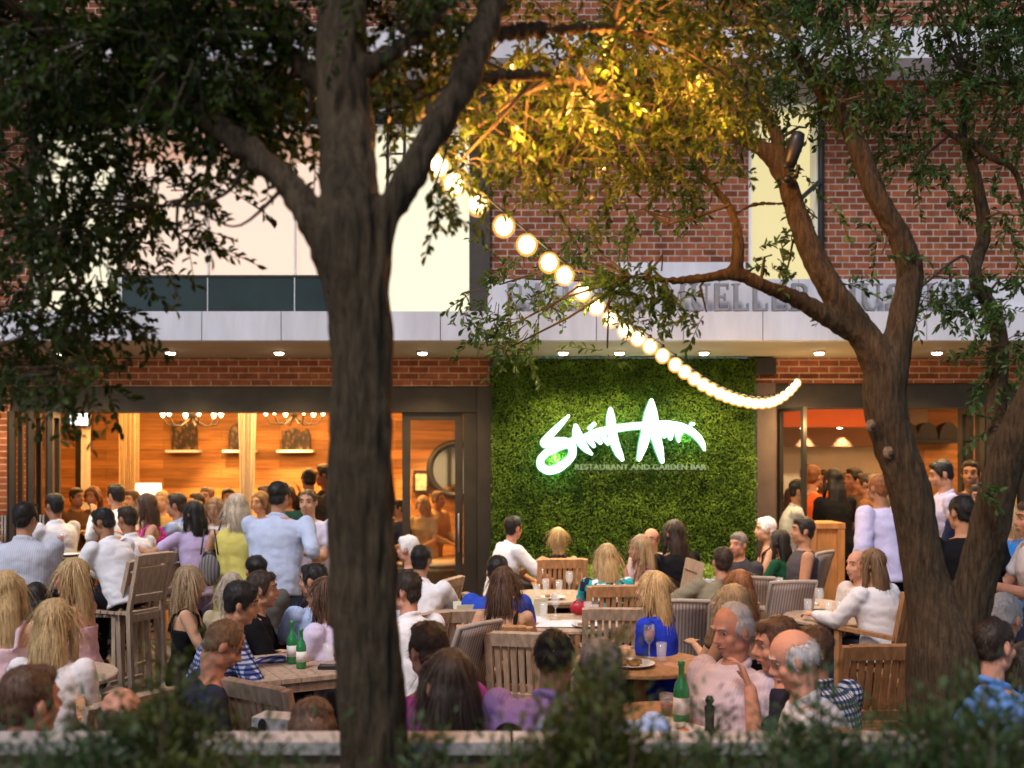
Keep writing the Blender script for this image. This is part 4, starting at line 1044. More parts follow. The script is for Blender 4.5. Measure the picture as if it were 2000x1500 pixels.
# golden side by the string lights
grid(940,-20, 1480,130, 4, 1, D1+1.1, 46, rd=.4)
grid(930,110, 1430,260, 4, 1, D1+1.2, 50, rd=.4)
blobs += [(1250,120,D1+1.3,90,60,.3,34), (1350,160,D1+1.4,80,60,.3,34), (1430,120,D1+1.5,80,70,.3,34), (1250,40,D1+1.3,110,50,.3,34), (1400,30,D1+1.4,110,50,.3,34), (1230,330,D1+1.4,50,50,.2,12), (1100,200,D1+1.2,80,50,.25,24), (1480,210,D1+1.6,50,40,.2,12)]
blobs += [(960,230,D1+.9,60,70,.25,22), (905,270,D1+.9,45,50,.2,15), (1010,300,D1+1.0,70,60,.25,22), (1100,300,D1+1.2,70,60,.25,20), (1180,260,D1+1.2,80,60,.25,22), (1280,260,D1+1.4,80,50,.25,20), (1380,240,D1+1.5,60,60,.25,16), (1060,370,D1+1.1,40,50,.2,8), (1170,370,D1+1.4,40,70,.2,8), (1330,330,D1+1.5,60,40,.2,8), (910,320,D1+.8,40,30,.15,9)]
tree('oak_tree', 'thick dark oak with grooved trunk standing in the front planter', 'tree', (735,1500,D1), limbs, blobs, M_bark, M_leafA, (.024,.041), (.012,.019), M_twig, seed=3)

D2 = 4.3
limbs = [
 [(1850,2000,D2,150),(1848,1500,D2,140),(1845,1290,D2,150),(1832,1215,D2,118),(1806,1120,D2,84),(1775,960,D2,80),(1745,860,D2,78),(1728,780,D2,82),(1722,720,D2,78),(1680,650,D2,58),(1635,590,D2,52),(1595,520,D2,46),(1560,430,D2+.05,42),(1535,350,D2+.1,38),(1490,295,D2+.15,32),(1420,262,D2+.2,26),(1330,230,D2+.3,16)],
 [(1728,780,D2,80),(1745,690,D2,58),(1765,600,D2,54),(1775,530,D2,50),(1755,460,D2,44),(1715,380,D2,40),(1680,290,D2+.05,36),(1640,225,D2+.1,32),(1590,165,D2+.15,24),(1540,60,D2+.2,16),(1520,-120,D2+.3,12)],
 [(1858,1290,D2,110),(1884,1215,D2-.02,84),(1910,1110,D2-.05,74),(1942,995,D2-.1,72),(1972,890,D2-.15,70),(2020,780,D2-.2,76),(2080,600,D2-.2,66),(2110,350,D2-.2,50),(2090,50,D2-.1,40),(2060,-250,D2,30)],
 [(1690,660,D2,50),(1625,625,D2-.02,38),(1560,585,D2-.05,34),(1500,560,D2-.1,28),(1440,535,D2-.1,26),(1380,543,D2-.05,20),(1310,548,D2,15),(1230,540,D2+.05,9)],
 [(1440,540,D2-.1,26),(1445,480,D2-.1,24),(1432,420,D2-.05,20),(1395,370,D2,15),(1350,330,D2+.05,9)],
 [(1530,345,D2+.1,26),(1520,285,D2+.1,24),(1500,240,D2+.1,20),(1475,195,D2+.15,14),(1430,120,D2+.2,9)],
 [(1428,425,D2-.05,9),(1470,400,D2,9),(1540,398,D2+.05,8)],
 [(1425,400,D2-.05,8),(1370,420,D2,6),(1300,440,D2+.05,4)],
 [(1960,930,D2-.12,50),(1945,800,D2+.1,36),(1955,680,D2+.2,30),(1940,610,D2+.2,28),(1905,540,D2+.2,26),(1925,450,D2+.25,24),(1905,340,D2+.25,22),(1885,270,D2+.3,16),(1890,150,D2+.3,12)],
 [(1890,280,D2+.25,16),(1850,255,D2+.3,12),(1800,215,D2+.3,8),(1720,200,D2+.3,6)],
 [(1890,275,D2+.25,14),(1940,310,D2+.2,13),(1985,340,D2+.2,12),(2010,440,D2+.2,10)],
 [(1640,225,D2+.1,14),(1660,120,D2+.15,12),(1650,0,D2+.2,9)],
 [(1905,550,D2+.2,10),(1880,500,D2+.2,7),(1800,560,D2+.25,5)],
]
blobs = []
grid(1400,-260, 2250,-10, 4, 2, D2+.2, 40, rd=.6)
grid(1480,-30, 1700,150, 2, 2, D2+.25, 34, rd=.35)
grid(1700,-20, 2060,230, 3, 2, D2+.3, 42, rd=.35)
blobs += [(1600,180,D2+.2,60,40,.2,12), (1500,150,D2+.3,60,60,.2,16), (1440,190,D2+.3,50,50,.2,13), (1560,260,D2+.2,40,30,.15,6), (1640,200,D2,60,40,.2,10), (1700,130,D2,60,50,.2,14),
          (1680,200,D2+.25,60,40,.2,12), (1760,290,D2+.3,60,30,.2,10), (1790,330,D2+.3,50,30,.15,8), (1860,330,D2+.3,40,40,.15,8), (1960,260,D2+.2,60,60,.2,16), (1970,420,D2+.1,50,60,.2,12),
          (1720,335,D2+.2,40,15,.1,4), (1860,400,D2+.2,16,16,.06,2), (1720,480,D2,14,30,.06,3), (1600,420,D2+.1,30,40,.12,5), (1500,510,D2-.1,30,40,.12,5), (1540,500,D2+.1,30,40,.12,4),
          (1850,545,D2+.2,60,25,.12,9), (1810,580,D2+.25,50,25,.12,7), (1920,600,D2+.2,50,60,.15,12), (1970,560,D2+.1,40,60,.15,10), (1950,720,D2+.1,50,60,.15,13), (1980,650,D2,40,60,.15,10), (1960,820,D2,40,50,.12,7), (1880,590,D2+.2,40,30,.1,6), (1660,560,D2,26,20,.08,3),
          (1930,130,D2+.2,60,60,.2,14), (1560,330,D2+.15,20,30,.08,3), (1910,950,D2-.15,14,14,.05,2), (1400,320,D2,50,30,.15,8), (1320,350,D2+.1,60,40,.15,9), (1290,400,D2+.1,50,40,.15,7), (1340,290,D2+.1,60,40,.2,10)]
# thin wind-blown limb clumps low on the left, in front of the canopy
blobs += [(1270,545,D2+.05,70,36,.15,16), (1210,590,D2+.05,60,50,.15,16), (1310,570,D2,50,30,.12,9), (1120,500,D2+.4,70,50,.2,12), (1010,520,D2+.5,70,50,.2,13), (960,590,D2+.5,60,50,.2,14), (1020,640,D2+.5,70,50,.2,15), (1070,580,D2+.5,60,50,.2,11), (950,660,D2+.5,50,40,.15,9), (1000,690,D2+.5,50,22,.12,6), (1380,610,D2-.05,50,20,.1,4), (1120,450,D2+.3,50,40,.2,8), (1240,450,D2+.2,50,50,.2,8), (1180,690,D2+.2,30,16,.08,2), (1290,560,D2,60,50,.15,8)]
tree('oak_tree', 'forked grey oak with pruned knots rising among the right tables', 'tree', (1850,1810,D2), limbs, blobs, M_bark2, M_leafB, (.026,.048), (.012,.019), M_twig, seed=5)
# pruned limb scars on the forked tree
T2 = [o for o in C.objects if o.name.startswith('oak_tree')][-1]
for px, py, w in ((1702,832,20),(1737,884,22)):
    c = P(px, py, D2-.068)-T2.location; h = w/2/F*D2
    mb = MB(); pts = [c+Vector((h*.72*math.cos(a), -.012 if True else 0, h*1.05*math.sin(a))) for a in [2*PI*i/18 for i in range(19)]]
    mb.ell(c+Vector((0,.008,0)), h, .016, h*1.3, None, 18, 10); o = mb.build('knot', noisy('pale scar bark', (.16,.115,.078), .5, 40, .9, .4), T2, True)
    mb = MB(); mb.ell(c+Vector((.004,-.001,-.004)), h*.5, .0165, h*.62); mb.build('knot_core', noisy('dark scar', (.05,.03,.02), .3, 30, .9), o, True)
# black floodlight strapped to the limb
fl = P(1550, 292, D2-.03)
t = thing('floodlight', 'black floodlight strapped to the forked tree limb', 'floodlight', fl)
Mx = Matrix.Rotation(rad(18), 4, 'Y')
mb = MB(); mb.lathe([(.02,-.075),(.03,-.06),(.034,.03),(.026,.07),(.01,.078)], (0,0,0), 16); mb.v = [tuple(Mx@Vector(v)) for v in mb.v]; mb.build('housing', M_black, t, True)
mb = MB(); mb.tube([(.02,.0,-.07),(.02,.02,-.10),(-.02,.03,-.115)], .009, 8); mb.ell((-.02,.03,-.115), .022,.022,.018); mb.build('bracket', M_black, t, True)

# ------------------------------------------------------------------ string of lights
def glow_shell_mat(col, strength, op):  # see-through emissive shell, bloom painted around a bulb
    m = bpy.data.materials.new('amber glow shell'); m.use_nodes = True; nt = m.node_tree
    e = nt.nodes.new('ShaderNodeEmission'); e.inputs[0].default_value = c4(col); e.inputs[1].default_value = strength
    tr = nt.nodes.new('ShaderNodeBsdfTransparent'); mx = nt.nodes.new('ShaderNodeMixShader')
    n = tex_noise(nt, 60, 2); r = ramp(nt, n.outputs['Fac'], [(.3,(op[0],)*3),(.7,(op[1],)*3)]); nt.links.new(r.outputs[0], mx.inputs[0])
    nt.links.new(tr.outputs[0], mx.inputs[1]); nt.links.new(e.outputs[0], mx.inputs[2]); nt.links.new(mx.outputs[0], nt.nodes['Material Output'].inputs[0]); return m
st = thing('string_lights', 'string of glowing bulbs sagging from the oak to the storefront', 'string lights', (0,0,0))
CTRL = [(3.35,852,318),(3.6,893,362),(4,1003,455),(4.5,1108,541),(5,1195,625),(5.5,1262,670),(6,1321,713),(6.5,1370,748),(7,1412,770),(7.5,1448,782),(8,1482,787),(8.5,1512,783),(9,1537,768),(9.4,1556,747)]
path = []
for i in range(len(CTRL)-1):
    for j in range(12):
        t_ = j/12; q = [CTRL[max(i-1,0)], CTRL[i], CTRL[i+1], CTRL[min(i+2,len(CTRL)-1)]]
        p0, p1, p2, p3 = (np.array(x, float) for x in q)
        v = .5*((2*p1)+(-p0+p2)*t_+(2*p0-5*p1+4*p2-p3)*t_*t_+(-p0+3*p1-3*p2+p3)*t_**3)
        path.append(P(v[1], v[2], v[0])+Vector((0,0,.05)))
path.append(P(1556,747,9.4)+Vector((0,0,.05)))
mb = MB(); mb.tube(path, .005, 6); mb.build('cable', M_black, st, True)
M_glow_shell = glow_shell_mat((1,.50,.10), 1.3, (.14,.26)); M_glow_shell2 = glow_shell_mat((1,.74,.32), 3.2, (.55,.75)); acc = 0; nxt = .02; M_bulb = emis('string bulb', (1.0,.80,.45), 22); nb_ = 0
for a, b in zip(path, path[1:]):
    L_ = (b-a).length
    while nxt <= acc+L_:
        p = a.lerp(b, (nxt-acc)/L_); r_ = .021
        mb = MB(); mb.lathe([(.010,.010),(.012,-.004),(.010,-.012)], p, 10); so = mb.build('socket', M_black, st, True)
        mb = MB(); mb.ell(p+Vector((0,0,-.052)), r_, r_, r_*1.08, None, 14, 10); mb.build('bulb', M_bulb, st, True)
        mb = MB(); mb.ell(p+Vector((0,0,-.055)), .045, .045, .047, None, 16, 11); gl = mb.build('glow_shell', M_glow_shell, st, True)  # outer of two added shells imitating the bulb's halo
        mb = MB(); mb.ell(p+Vector((0,0,-.054)), .034, .034, .036, None, 16, 11); mb.build('inner_glow_shell', M_glow_shell2, gl, True)
        nb_ += 1
        if nb_ % 2 == 0: lamp('POINT', p+Vector((0,-.0,-.10)), 4.2, (1,.50,.13), .04, nm='bulb_and_added_lamp')
        nxt += R.uniform(.16,.25)
    acc += L_
# added lamps with tiny bulbs, hidden in the crown to gild the leaves
for px, py, d, e in ((905,265,3.4,9),(1010,250,3.5,12),(1120,225,3.6,14),(1000,130,3.5,11),(1245,205,3.7,15),(1180,110,3.6,12),(1360,150,3.9,13),(1420,230,4.0,9),(1300,60,3.9,8),(1180,330,4.2,5)):
    p = P(px, py, d); mb = MB(); mb.ell(p, .006,.006,.008, None, 8, 6); mb.build('bulb', emis('added crown bulb', (1,.62,.2), 3), st, True)  # added bulb for each added crown lamp
    lamp('POINT', p+Vector((0,-.05,-.05)), e*.75, (1,.38,.07), .04, nm='bulb_and_added_lamp')

# ------------------------------------------------------------------ front planter wall and shrubs
zl = zpx(1452, 2.83)
pw = thing('planter_wall', 'low planter wall with a pale stone cap behind the front shrubs', 'wall', (0,2.83,0))
mb = MB(); mb.box(-6,.03,0,6,.11,zl-.036); mb.build('wall', noisy('tan stucco', (.20,.14,.10), .15, 4, .9, .1), pw)
mb = MB()
for i in range(10): mb.box(-6+1.2*i+.003,.01,zl-.035,-4.8+1.2*i-.003,.13,zl)
mb.build('cap', noisy('cap stone', (.34,.32,.31), .2, 5, .8), pw)
mb = MB(); mb.box(-6,1.1,0,6,2.825,.78); tag(mb.build('planter_soil', noisy('mulch', (.045,.03,.02), .5, 30, 1, .5)), 'dark mulch soil filling the front planter', 'soil', kind='structure')
M_shrub = leafmat('shrub leaf', (.020,.050,.022), (.085,.13,.05), .3); M_shrub2 = leafmat('yellow shrub leaf', (.030,.050,.012), (.12,.13,.035), .3)
def shrub(px, pytop, d, wpx, label, mat, nst, seed):
    rp = random.Random(seed); rr = np.random.default_rng(seed)
    top = P(px, pytop, d); w = wpx/F*d; t = thing('shrub', label, 'shrub', (top.x, d, .78), 0, 'fine leaved shrubs along the front planter'); z0 = .78
    base = []; dr = []; nr = []; sm = MB()
    for i in range(nst):
        a = rp.uniform(0, 2*PI); q = rp.random()**.6
        tx, ty = math.cos(a)*q*w/2, math.sin(a)*q*.22
        h = (top.z-z0)*(1-.30*q*q)*rp.uniform(.55,1.05)
        p0 = Vector((tx*.25, ty*.3, 0)); p2 = Vector((tx+rp.gauss(0,.02), ty, h)); p1 = p0.lerp(p2, .5)+Vector((tx*.15, ty*.15, .02))
        sm.tube([p0,p1,p2], [.005,.004,.002], 4)
        for k in range(int(h/.0050)):
            f_ = rp.uniform(.12,1.0)**.8; u1 = p0.lerp(p1, f_) if False else p0*(1-f_)**2+p1*2*f_*(1-f_)+p2*f_*f_
            ang = rp.uniform(0, 2*PI); side = Vector((math.cos(ang), math.sin(ang), rp.uniform(.5,1.7)))
            sp2 = u1 + side*rp.uniform(0,.05)
            base.append(sp2); dr.append(side.normalized()); nr.append(Vector((rp.gauss(0,.5), rp.gauss(0,.5), 1)).normalized())
    n = len(base)
    leaves_mesh('foliage', np.array(base), np.array(dr), np.array(nr), rr.uniform(.017,.030,n), rr.uniform(.005,.009,n), mat, t)
    sm.build('stems', M_twig, t, True)
SH = [(-10,1395,2.3,330,'dark shrub at the planter corner below the brown haired man',M_shrub,70),
 (215,1385,2.35,330,'wide dark shrub in front of the long haired blonde woman',M_shrub,90),
 (335,1288,2.4,150,'tall olive shrub in front of the man looking at his phone',M_shrub2,80),
 (560,1440,2.2,260,'low shrub left of the thick oak trunk',M_shrub,60),
 (815,1445,2.45,90,'small shrub sprig touching the right side of the thick oak trunk',M_shrub,24),
 (1160,1268,2.3,250,'tallest yellowish shrub in front of the man in lavender',M_shrub2,110),
 (1330,1435,2.2,240,'low shrub below the table with the green bottle',M_shrub,56),
 (1420,1395,2.5,120,'slim shrub sprig beside the elderly man in pink',M_shrub,30),
 (1600,1335,2.3,210,'dark green shrub covering the bald man',M_shrub,110),
 (1800,1372,2.25,180,'dark green shrub below the empty armchair',M_shrub,80),
 (1950,1335,2.35,280,'dark shrub at the right end before the man in blue',M_shrub,105),
 (90,1432,2.1,300,'low dark shrub filling the left planter corner',M_shrub,60),
 (440,1420,2.15,230,'low olive shrub right of the tall olive shrub',M_shrub2,50),
 (1060,1400,2.25,170,'olive shrub left of the tallest yellowish shrub',M_shrub2,44),
 (1270,1425,2.4,190,'olive shrub right of the tallest yellowish shrub',M_shrub2,54),
 (1480,1455,2.1,260,'low dark shrub left of the bald man',M_shrub,60),
 (1700,1475,2.15,200,'low dark shrub below the tilted honey chair',M_shrub,56),
 (1880,1425,2.1,300,'low dark shrub below the man in blue',M_shrub,70),
 (950,1490,2.1,330,'lowest shrub along the bare stretch of planter cap',M_shrub,50)]
for i, a in enumerate(SH): shrub(a[0], a[1]+(14 if a[1] < 1400 else -16), a[2]*.86, *a[3:], seed=20+i)
# ------------------------------------------------------------------ furniture
def slat_chair(name, label, mat, seat=.43, arms=True, back=.50, hor=False):
    t = thing(name, label, 'chair')
    mb = MB()
    for i in range(6): mb.box(-.23,-.20+i*.075,seat-.02,.23,-.135+i*.075,seat)
    mb.box(-.24,-.215,seat-.075,.24,-.20,seat-.021); mb.box(-.24,.245,seat-.075,.24,.26,seat-.021)
    mb.build('seat', mat, t)
    tilt = rad(14); M = Matrix.Translation((0,-.215,seat)) @ Matrix.Rotation(tilt, 4, 'X')
    mb = MB()
    mb.box(-.25,-.018,.02,-.205,.018,back,M); mb.box(.205,-.018,.02,.25,.018,back,M)
    mb.box(-.204,-.020,back-.075,.204,.020,back+.005,M); mb.box(-.204,-.016,.07,.204,.016,.125,M)
    if hor:
        for i in range(6): mb.box(-.204,-.009,.14+i*(back-.24)/6,.204,.009,.14+i*(back-.24)/6+.035,M)
    else:
        for i in range(8): mb.box(-.190+i*.0495,-.009,.126,-.157+i*.0495,.009,back-.076,M)
    mb.build('backrest', mat, t)
    for x in (-.228,.228):
        mb = MB(); mb.bar((x,.235,0),(x,.235,seat+(.20 if arms else -.02)),.042,.042); mb.build('leg', mat, t)
        mb = MB(); mb.bar((x,-.25,0),(x,-.215,seat+.02),.042,.042); mb.build('leg', mat, t)
        if arms:
            mb = MB(); mb.bar((x*1.03,-.27,seat+.205),(x*1.03,.27,seat+.222),.055,.024); mb.build('armrest', mat, t)
    mb = MB(); mb.bar((-.228,.0,.16),(.228,.0,.16),.03,.03); mb.build('stretcher', mat, t)
    return t
def sling_chair(name, label, mat, seat=.43, back=.52):
    t = thing(name, label, 'chair')
    mb = MB(); mb.box(-.225,-.20,seat-.012,.225,.24,seat); mb.build('seat', mat, t)
    def bp(v, x): return Vector((x, -.20-.05*math.sin(v*1.6)-.11*v*v, seat+.02+back*v))
    n = 8; vs = []; fs = []
    for i in range(n+1):
        for x in (-.205,.205): vs.append(bp(i/n, x))
        for x in (-.205,.205): vs.append(bp(i/n, x)+Vector((0,-.012,0)))
    for i in range(n):
        a = i*4; fs += [(a,a+1,a+5,a+4),(a+3,a+2,a+6,a+7),(a+2,a,a+4,a+6),(a+1,a+3,a+7,a+5)]
    fs += [(0,2,3,1),(n*4,n*4+1,n*4+3,n*4+2)]
    mb = MB(); mb.add(vs, fs); mb.build('backrest', mat, t, True)
    mb = MB()
    for x in (-.222,.222): mb.tube([bp(i/n, x) for i in range(n+1)], .016, 8)
    mb.tube([bp(1,-.222), bp(1.01,0), bp(1,.222)], .016, 8); mb.build('back_frame', M_fr, t, True)
    for x in (-.222,.222):
        mb = MB(); mb.tube([(x,.25,0),(x,.23,seat-.005)], .015, 8); mb.build('leg', M_fr, t, True)
        mb = MB(); mb.tube([(x,-.29,0),(x,-.20,seat+.03)], .015, 8); mb.build('leg', M_fr, t, True)
    if seat > .6:
        mb = MB(); mb.bar((-.222,.24,.28),(.222,.24,.28),.03,.02); mb.build('footrest', M_fr, t)
    return t
M_fr = noisy('taupe frame', (.36,.31,.28), .15, 8, .5)
def stool(label, mat, seat=.43):
    t = thing('teak_stool', label, 'stool'); mb = MB()
    for i in range(5): mb.box(-.19,-.17+i*.07,seat-.022,.19,-.17+i*.07+.062,seat)
    mb.box(-.18,-.16,seat-.07,.18,-.14,seat-.023); mb.box(-.18,.15,seat-.07,.18,.17,seat-.023); mb.build('seat', mat, t)
    for x in (-.16,.16):
        for y in (-.14,.15): mb = MB(); mb.bar((x*1.1,y*1.1,0),(x,y,seat-.023),.04,.04); mb.build('leg', mat, t)
    return t
PROTO = {'stool': stool('x', M_teak), 'teak': slat_chair('teak_armchair', 'x', M_teak), 'orange': slat_chair('teak_armchair', 'x', M_teak2), 'sling': sling_chair('sling_chair', 'x', M_sling),
         'bar': slat_chair('bar_chair', 'x', M_teak, .70, False, .44, True), 'side': slat_chair('teak_chair', 'x', M_teak, arms=False)}
USED = set()
def put_chair(kind, loc, yaw, label, seat=None):
    if kind in USED: o = copy_tree(PROTO[kind])
    else: o = PROTO[kind]; USED.add(kind)
    o.location = (loc[0], loc[1], 0); o.rotation_euler = (0,0,rad(yaw)); o['label'] = label
    o['group'] = 'chairs set around the patio tables'
    base = .70 if kind == 'bar' else .43
    o.scale = ({'sling':.86,'bar':.78,'teak':.94}.get(kind,.94),.95,(seat/base) if seat else 1)
    return o
def chair_px(kind, px, pytop, d, yaw, label, back=None):
    """an empty chair whose top rail shows at the pixel"""
    tl = {'teak':.50,'orange':.50,'side':.50,'sling':.54,'bar':.58}[kind]; base = .70 if kind == 'bar' else .43
    rz = rad(yaw); by = -.34
    tp = P(px, pytop, d); loc = (tp.x+math.sin(rz)*by, tp.y-math.cos(rz)*by)
    return put_chair(kind, loc, yaw, label, base)
def round_table(px, py, d, r, label, mat=None, h=None):
    c = P(px, py, d); h = h or .74; t = thing('round_table', label, 'table', (c.x, d, 0), 0, 'round teak dining tables'); mat = mat or M_teak
    mb = MB(); mb.lathe([(r*.97,h-.03),(r,h-.022),(r,h-.006),(r*.985,h)], (0,0,0), 36); mb.build('tabletop', mat, t, False)
    mb = MB(); mb.lathe([(.05,.03),(.035,.1),(.035,h-.08),(.06,h-.031)], (0,0,0), 14); mb.build('pedestal', mat, t, True)
    mb = MB()
    for i in range(4):
        a = PI/4+i*PI/2; mb.bar((.04*math.cos(a),.04*math.sin(a),.06), (.34*math.cos(a),.34*math.sin(a),.025), .06, .045)
    mb.build('foot', mat, t)
    return (c.x, d, h)
M_cg = glassy('clear glass', (.92,.95,.97), .18, .03); M_gg = glassy('green bottle glass', (.02,.22,.06), .92, .06); M_wine = noisy('red drink', (.35,.02,.03), .1, 20, .1)
def glass(x, y, z, label, kind='tumbler', fill=None, group='drinking glasses on the tables'):
    t = thing('drinking_glass', label, 'glass', (x,y,z), 0, group)
    if kind == 'tumbler': pr = [(.026,.0015),(.033,.11),(.030,.11),(.024,.012)]
    elif kind == 'tall': pr = [(.026,.0015),(.031,.14),(.028,.14),(.024,.012)]
    else: pr = [(.034,.0015),(.032,.005),(.005,.008),(.005,.08),(.028,.105),(.036,.14),(.031,.20),(.029,.20),(.034,.14),(.024,.11)]
    mb = MB(); mb.lathe(pr, (0,0,0), 16); mb.build('bowl', M_cg, t, True)
    if fill: mb = MB(); z1 = .118 if kind == 'wine' else .015; mb.lathe([(.022,z1),(.028,z1+.05)], (0,0,0), 14); mb.build('drink', fill, t, True)
    return t
def bottle(x, y, z, label, mat=None, lab=True, k=1.0):
    t = thing('bottle', label, 'bottle', (x,y,z))
    mb = MB(); mb.lathe([(q*k,w*k) for q, w in ((.033,.0015),(.037,.01),(.037,.155),(.030,.185),(.014,.215),(.013,.265),(.016,.268),(.016,.285),(.012,.287))], (0,0,0), 18); mb.build('body', mat or M_gg, t, True)
    if lab: mb = MB(); mb.lathe([(.0378*k,.05*k),(.0378*k,.125*k)], (0,0,0), 18); mb.build('paper_label', M_white, t, True)
    return t
def plate(x, y, z, label, r=.13, food=None):
    t = thing('plate', label, 'plate', (x,y,z)); mb = MB(); mb.lathe([(r*.55,.0015),(r*.98,.018),(r,.021),(r*.97,.022),(r*.55,.008)], (0,0,0), 28); mb.build('dish', M_white, t, True)
    if food:
        mb = MB()
        for i in range(6): mb.ell((R.uniform(-.05,.05),R.uniform(-.05,.05),.02), R.uniform(.018,.035), R.uniform(.018,.035), .016)
        mb.build('food', food, t, True)
    return t
def napkin(x, y, z, label, sx=.20, sy=.15, h=.035, rz=0):
    n = 14; vs = []; fs = []
    for j in range(n+1):
        for i in range(n+1):
            u_, v_ = i/n-.5, j/n-.5; e = max(0, 1-(max(abs(u_),abs(v_))*2)**2)
            vs.append((u_*sx, v_*sy, .004+h*e*(.55+.5*N3((u_*5+x*9,v_*5+y*9,x*3)))))
    for j in range(n):
        for i in range(n): a = j*(n+1)+i; fs.append((a,a+1,a+n+2,a+n+1))
    mb = MB(); mb.add(vs, fs); o = mb.build('napkin', noisy('napkin linen', (.78,.77,.78), .05, 20, .9), None, True)
    md = o.modifiers.new('s', 'SOLIDIFY'); md.thickness = .003; md.offset = -1 if False else 1
    o.location = (x,y,z); o.rotation_euler = (0,0,rz); tag(o, label, 'napkin'); return o
# ------------------------------------------------------------------ who is where
W = (.76,.76,.80); NAVY = (.02,.028,.06); BLK = (.008,.008,.010); LBLUE = (.42,.52,.74); JEAN = (.06,.10,.18); LAV = (.50,.44,.66); KHAKI = (.35,.28,.20)
p = person
# standing and bar-height group, left
p('man in a pinstriped pale shirt with back turned, at the left edge', 50, 980, 7.3, 8, 'stand', ('shirt', (.50,.52,.60)), NAVY, ('short','black'), 1, hyaw=-18, wide=1.1, pattern='pinstripe', col2=(.30,.34,.46), arms=('side','cross'))
p('dark haired man in white turning left beside the folded doors', 106, 963, 9.4, 62, 'stand', ('shirt', W), NAVY, ('short','black'), 2, lean=6, pattern='pinstripe', col2=(.6,.62,.7), arms=('table','table'))
p('man in white shirt and black trousers leaning left on a bar chair', 196, 992, 8.3, 66, 'sit', ('shirt', W), BLK, ('short','black'), 2, lean=20, hyaw=10, hpitch=12, arms=('table','table'), chair='bar', seat=.70, foot=.30)
p('man in white shirt partly hidden behind the leaning man in white', 246, 986, 8.9, 58, 'sit', ('shirt', W), NAVY, ('short','dark'), 2, lean=12, hpitch=8, arms=('table','lap'), chair=None, seat=.70, foot=.30)
p('brown haired woman in a bright pink top on a bar chair', 285, 964, 9.3, 120, 'sit', ('tank', (.75,.05,.38)), BLK, ('long','brown'), 0, sex='f', arms=('table','lap'), chair='bar', seat=.76, foot=.32, hyaw=-25)
p('person in pale blue sleeves stretching an arm leftwards', 345, 962, 9.6, 85, 'stand', ('shirt', (.38,.46,.64)), NAVY, ('short','dark'), 1, arms=('fwd','fwd'))
p('woman with long black hair in a lavender top, arm stretched', 378, 978, 9.0, 40, 'stand', ('tee', (.48,.40,.62)), (.25,.2,.4), ('long','black'), 1, sex='f', arms=('out','side'), hyaw=25)
w_yel = p('blonde woman in a yellow dress with a black handbag, standing', 462, 965, 8.6, 12, 'stand', ('shell', (.62,.54,.14)), (.62,.54,.14), ('bob','ash'), 0, sex='f', arms=((.10,.36,-.34),'side'), hyaw=20, wide=1.08)
p('blurred woman in a white top behind the yellow dress', 420, 972, 10.0, 175, 'stand', ('loose', W), NAVY, ('bob','lightbrown'), 0, sex='f', arms=('cross','side'))
p('broad man in an untucked light blue shirt seen from behind', 545, 940, 8.5, -6, 'stand', ('rolled', (.47,.54,.72)), JEAN, ('short','black'), 1, wide=1.2, arms=('cross','hip'), hyaw=-8)
p('man in a pale lavender tee facing out beside the oak trunk', 602, 955, 9.2, 172, 'stand', ('tee', (.60,.56,.70)), NAVY, ('buzz','brown'), 0, arms=('cross','side'), wide=1.05)
p('dark silhouetted man at the bar, left of the oak trunk', 603, 915, 12.2, 30, 'stand', ('shirt', (.02,.02,.025)), BLK, ('short','black'), 2, arms=('table','table'))
p('dark silhouetted man half hidden by the oak trunk indoors', 633, 906, 12.6, 90, 'stand', ('shirt', (.02,.02,.025)), BLK, ('short','black'), 2, arms=('glass','side'))
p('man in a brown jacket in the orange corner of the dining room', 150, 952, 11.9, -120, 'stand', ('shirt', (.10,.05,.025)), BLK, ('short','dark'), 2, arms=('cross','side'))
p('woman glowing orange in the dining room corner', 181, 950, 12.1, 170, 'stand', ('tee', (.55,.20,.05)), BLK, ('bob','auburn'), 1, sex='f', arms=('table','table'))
p('dark haired man in white seen between the curtain and the bar guests', 226, 936, 10.3, 60, 'stand', ('shirt', W), BLK, ('short','black'), 1, arms=('glass','side'), k=.99)
p('small headed guest with bright cap hair before the wood wall', 316, 958, 11.5, 180, 'stand', ('tee', (.5,.3,.1)), BLK, ('short','blonde'), 0, arms=('side','side'))
p('short haired guest in pink against the wood wall', 404, 950, 11.6, 165, 'stand', ('tee', (.55,.35,.35)), BLK, ('short','lightbrown'), 1, arms=('side','table'))
p('dark haired guest in mauve against the wood wall', 384, 962, 11.4, 140, 'stand', ('shirt', (.4,.32,.42)), BLK, ('short','dark'), 1)
p('guest in lilac between the yellow dress and the blue shirt', 508, 960, 10.6, 150, 'stand', ('shirt', LAV), BLK, ('bob','lightbrown'), 0, sex='f', arms=('glass','side'))
p('brown haired guest just left of the broad man in blue', 518, 948, 11.3, 120, 'stand', ('tee', (.45,.20,.12)), BLK, ('short','brown'), 1)
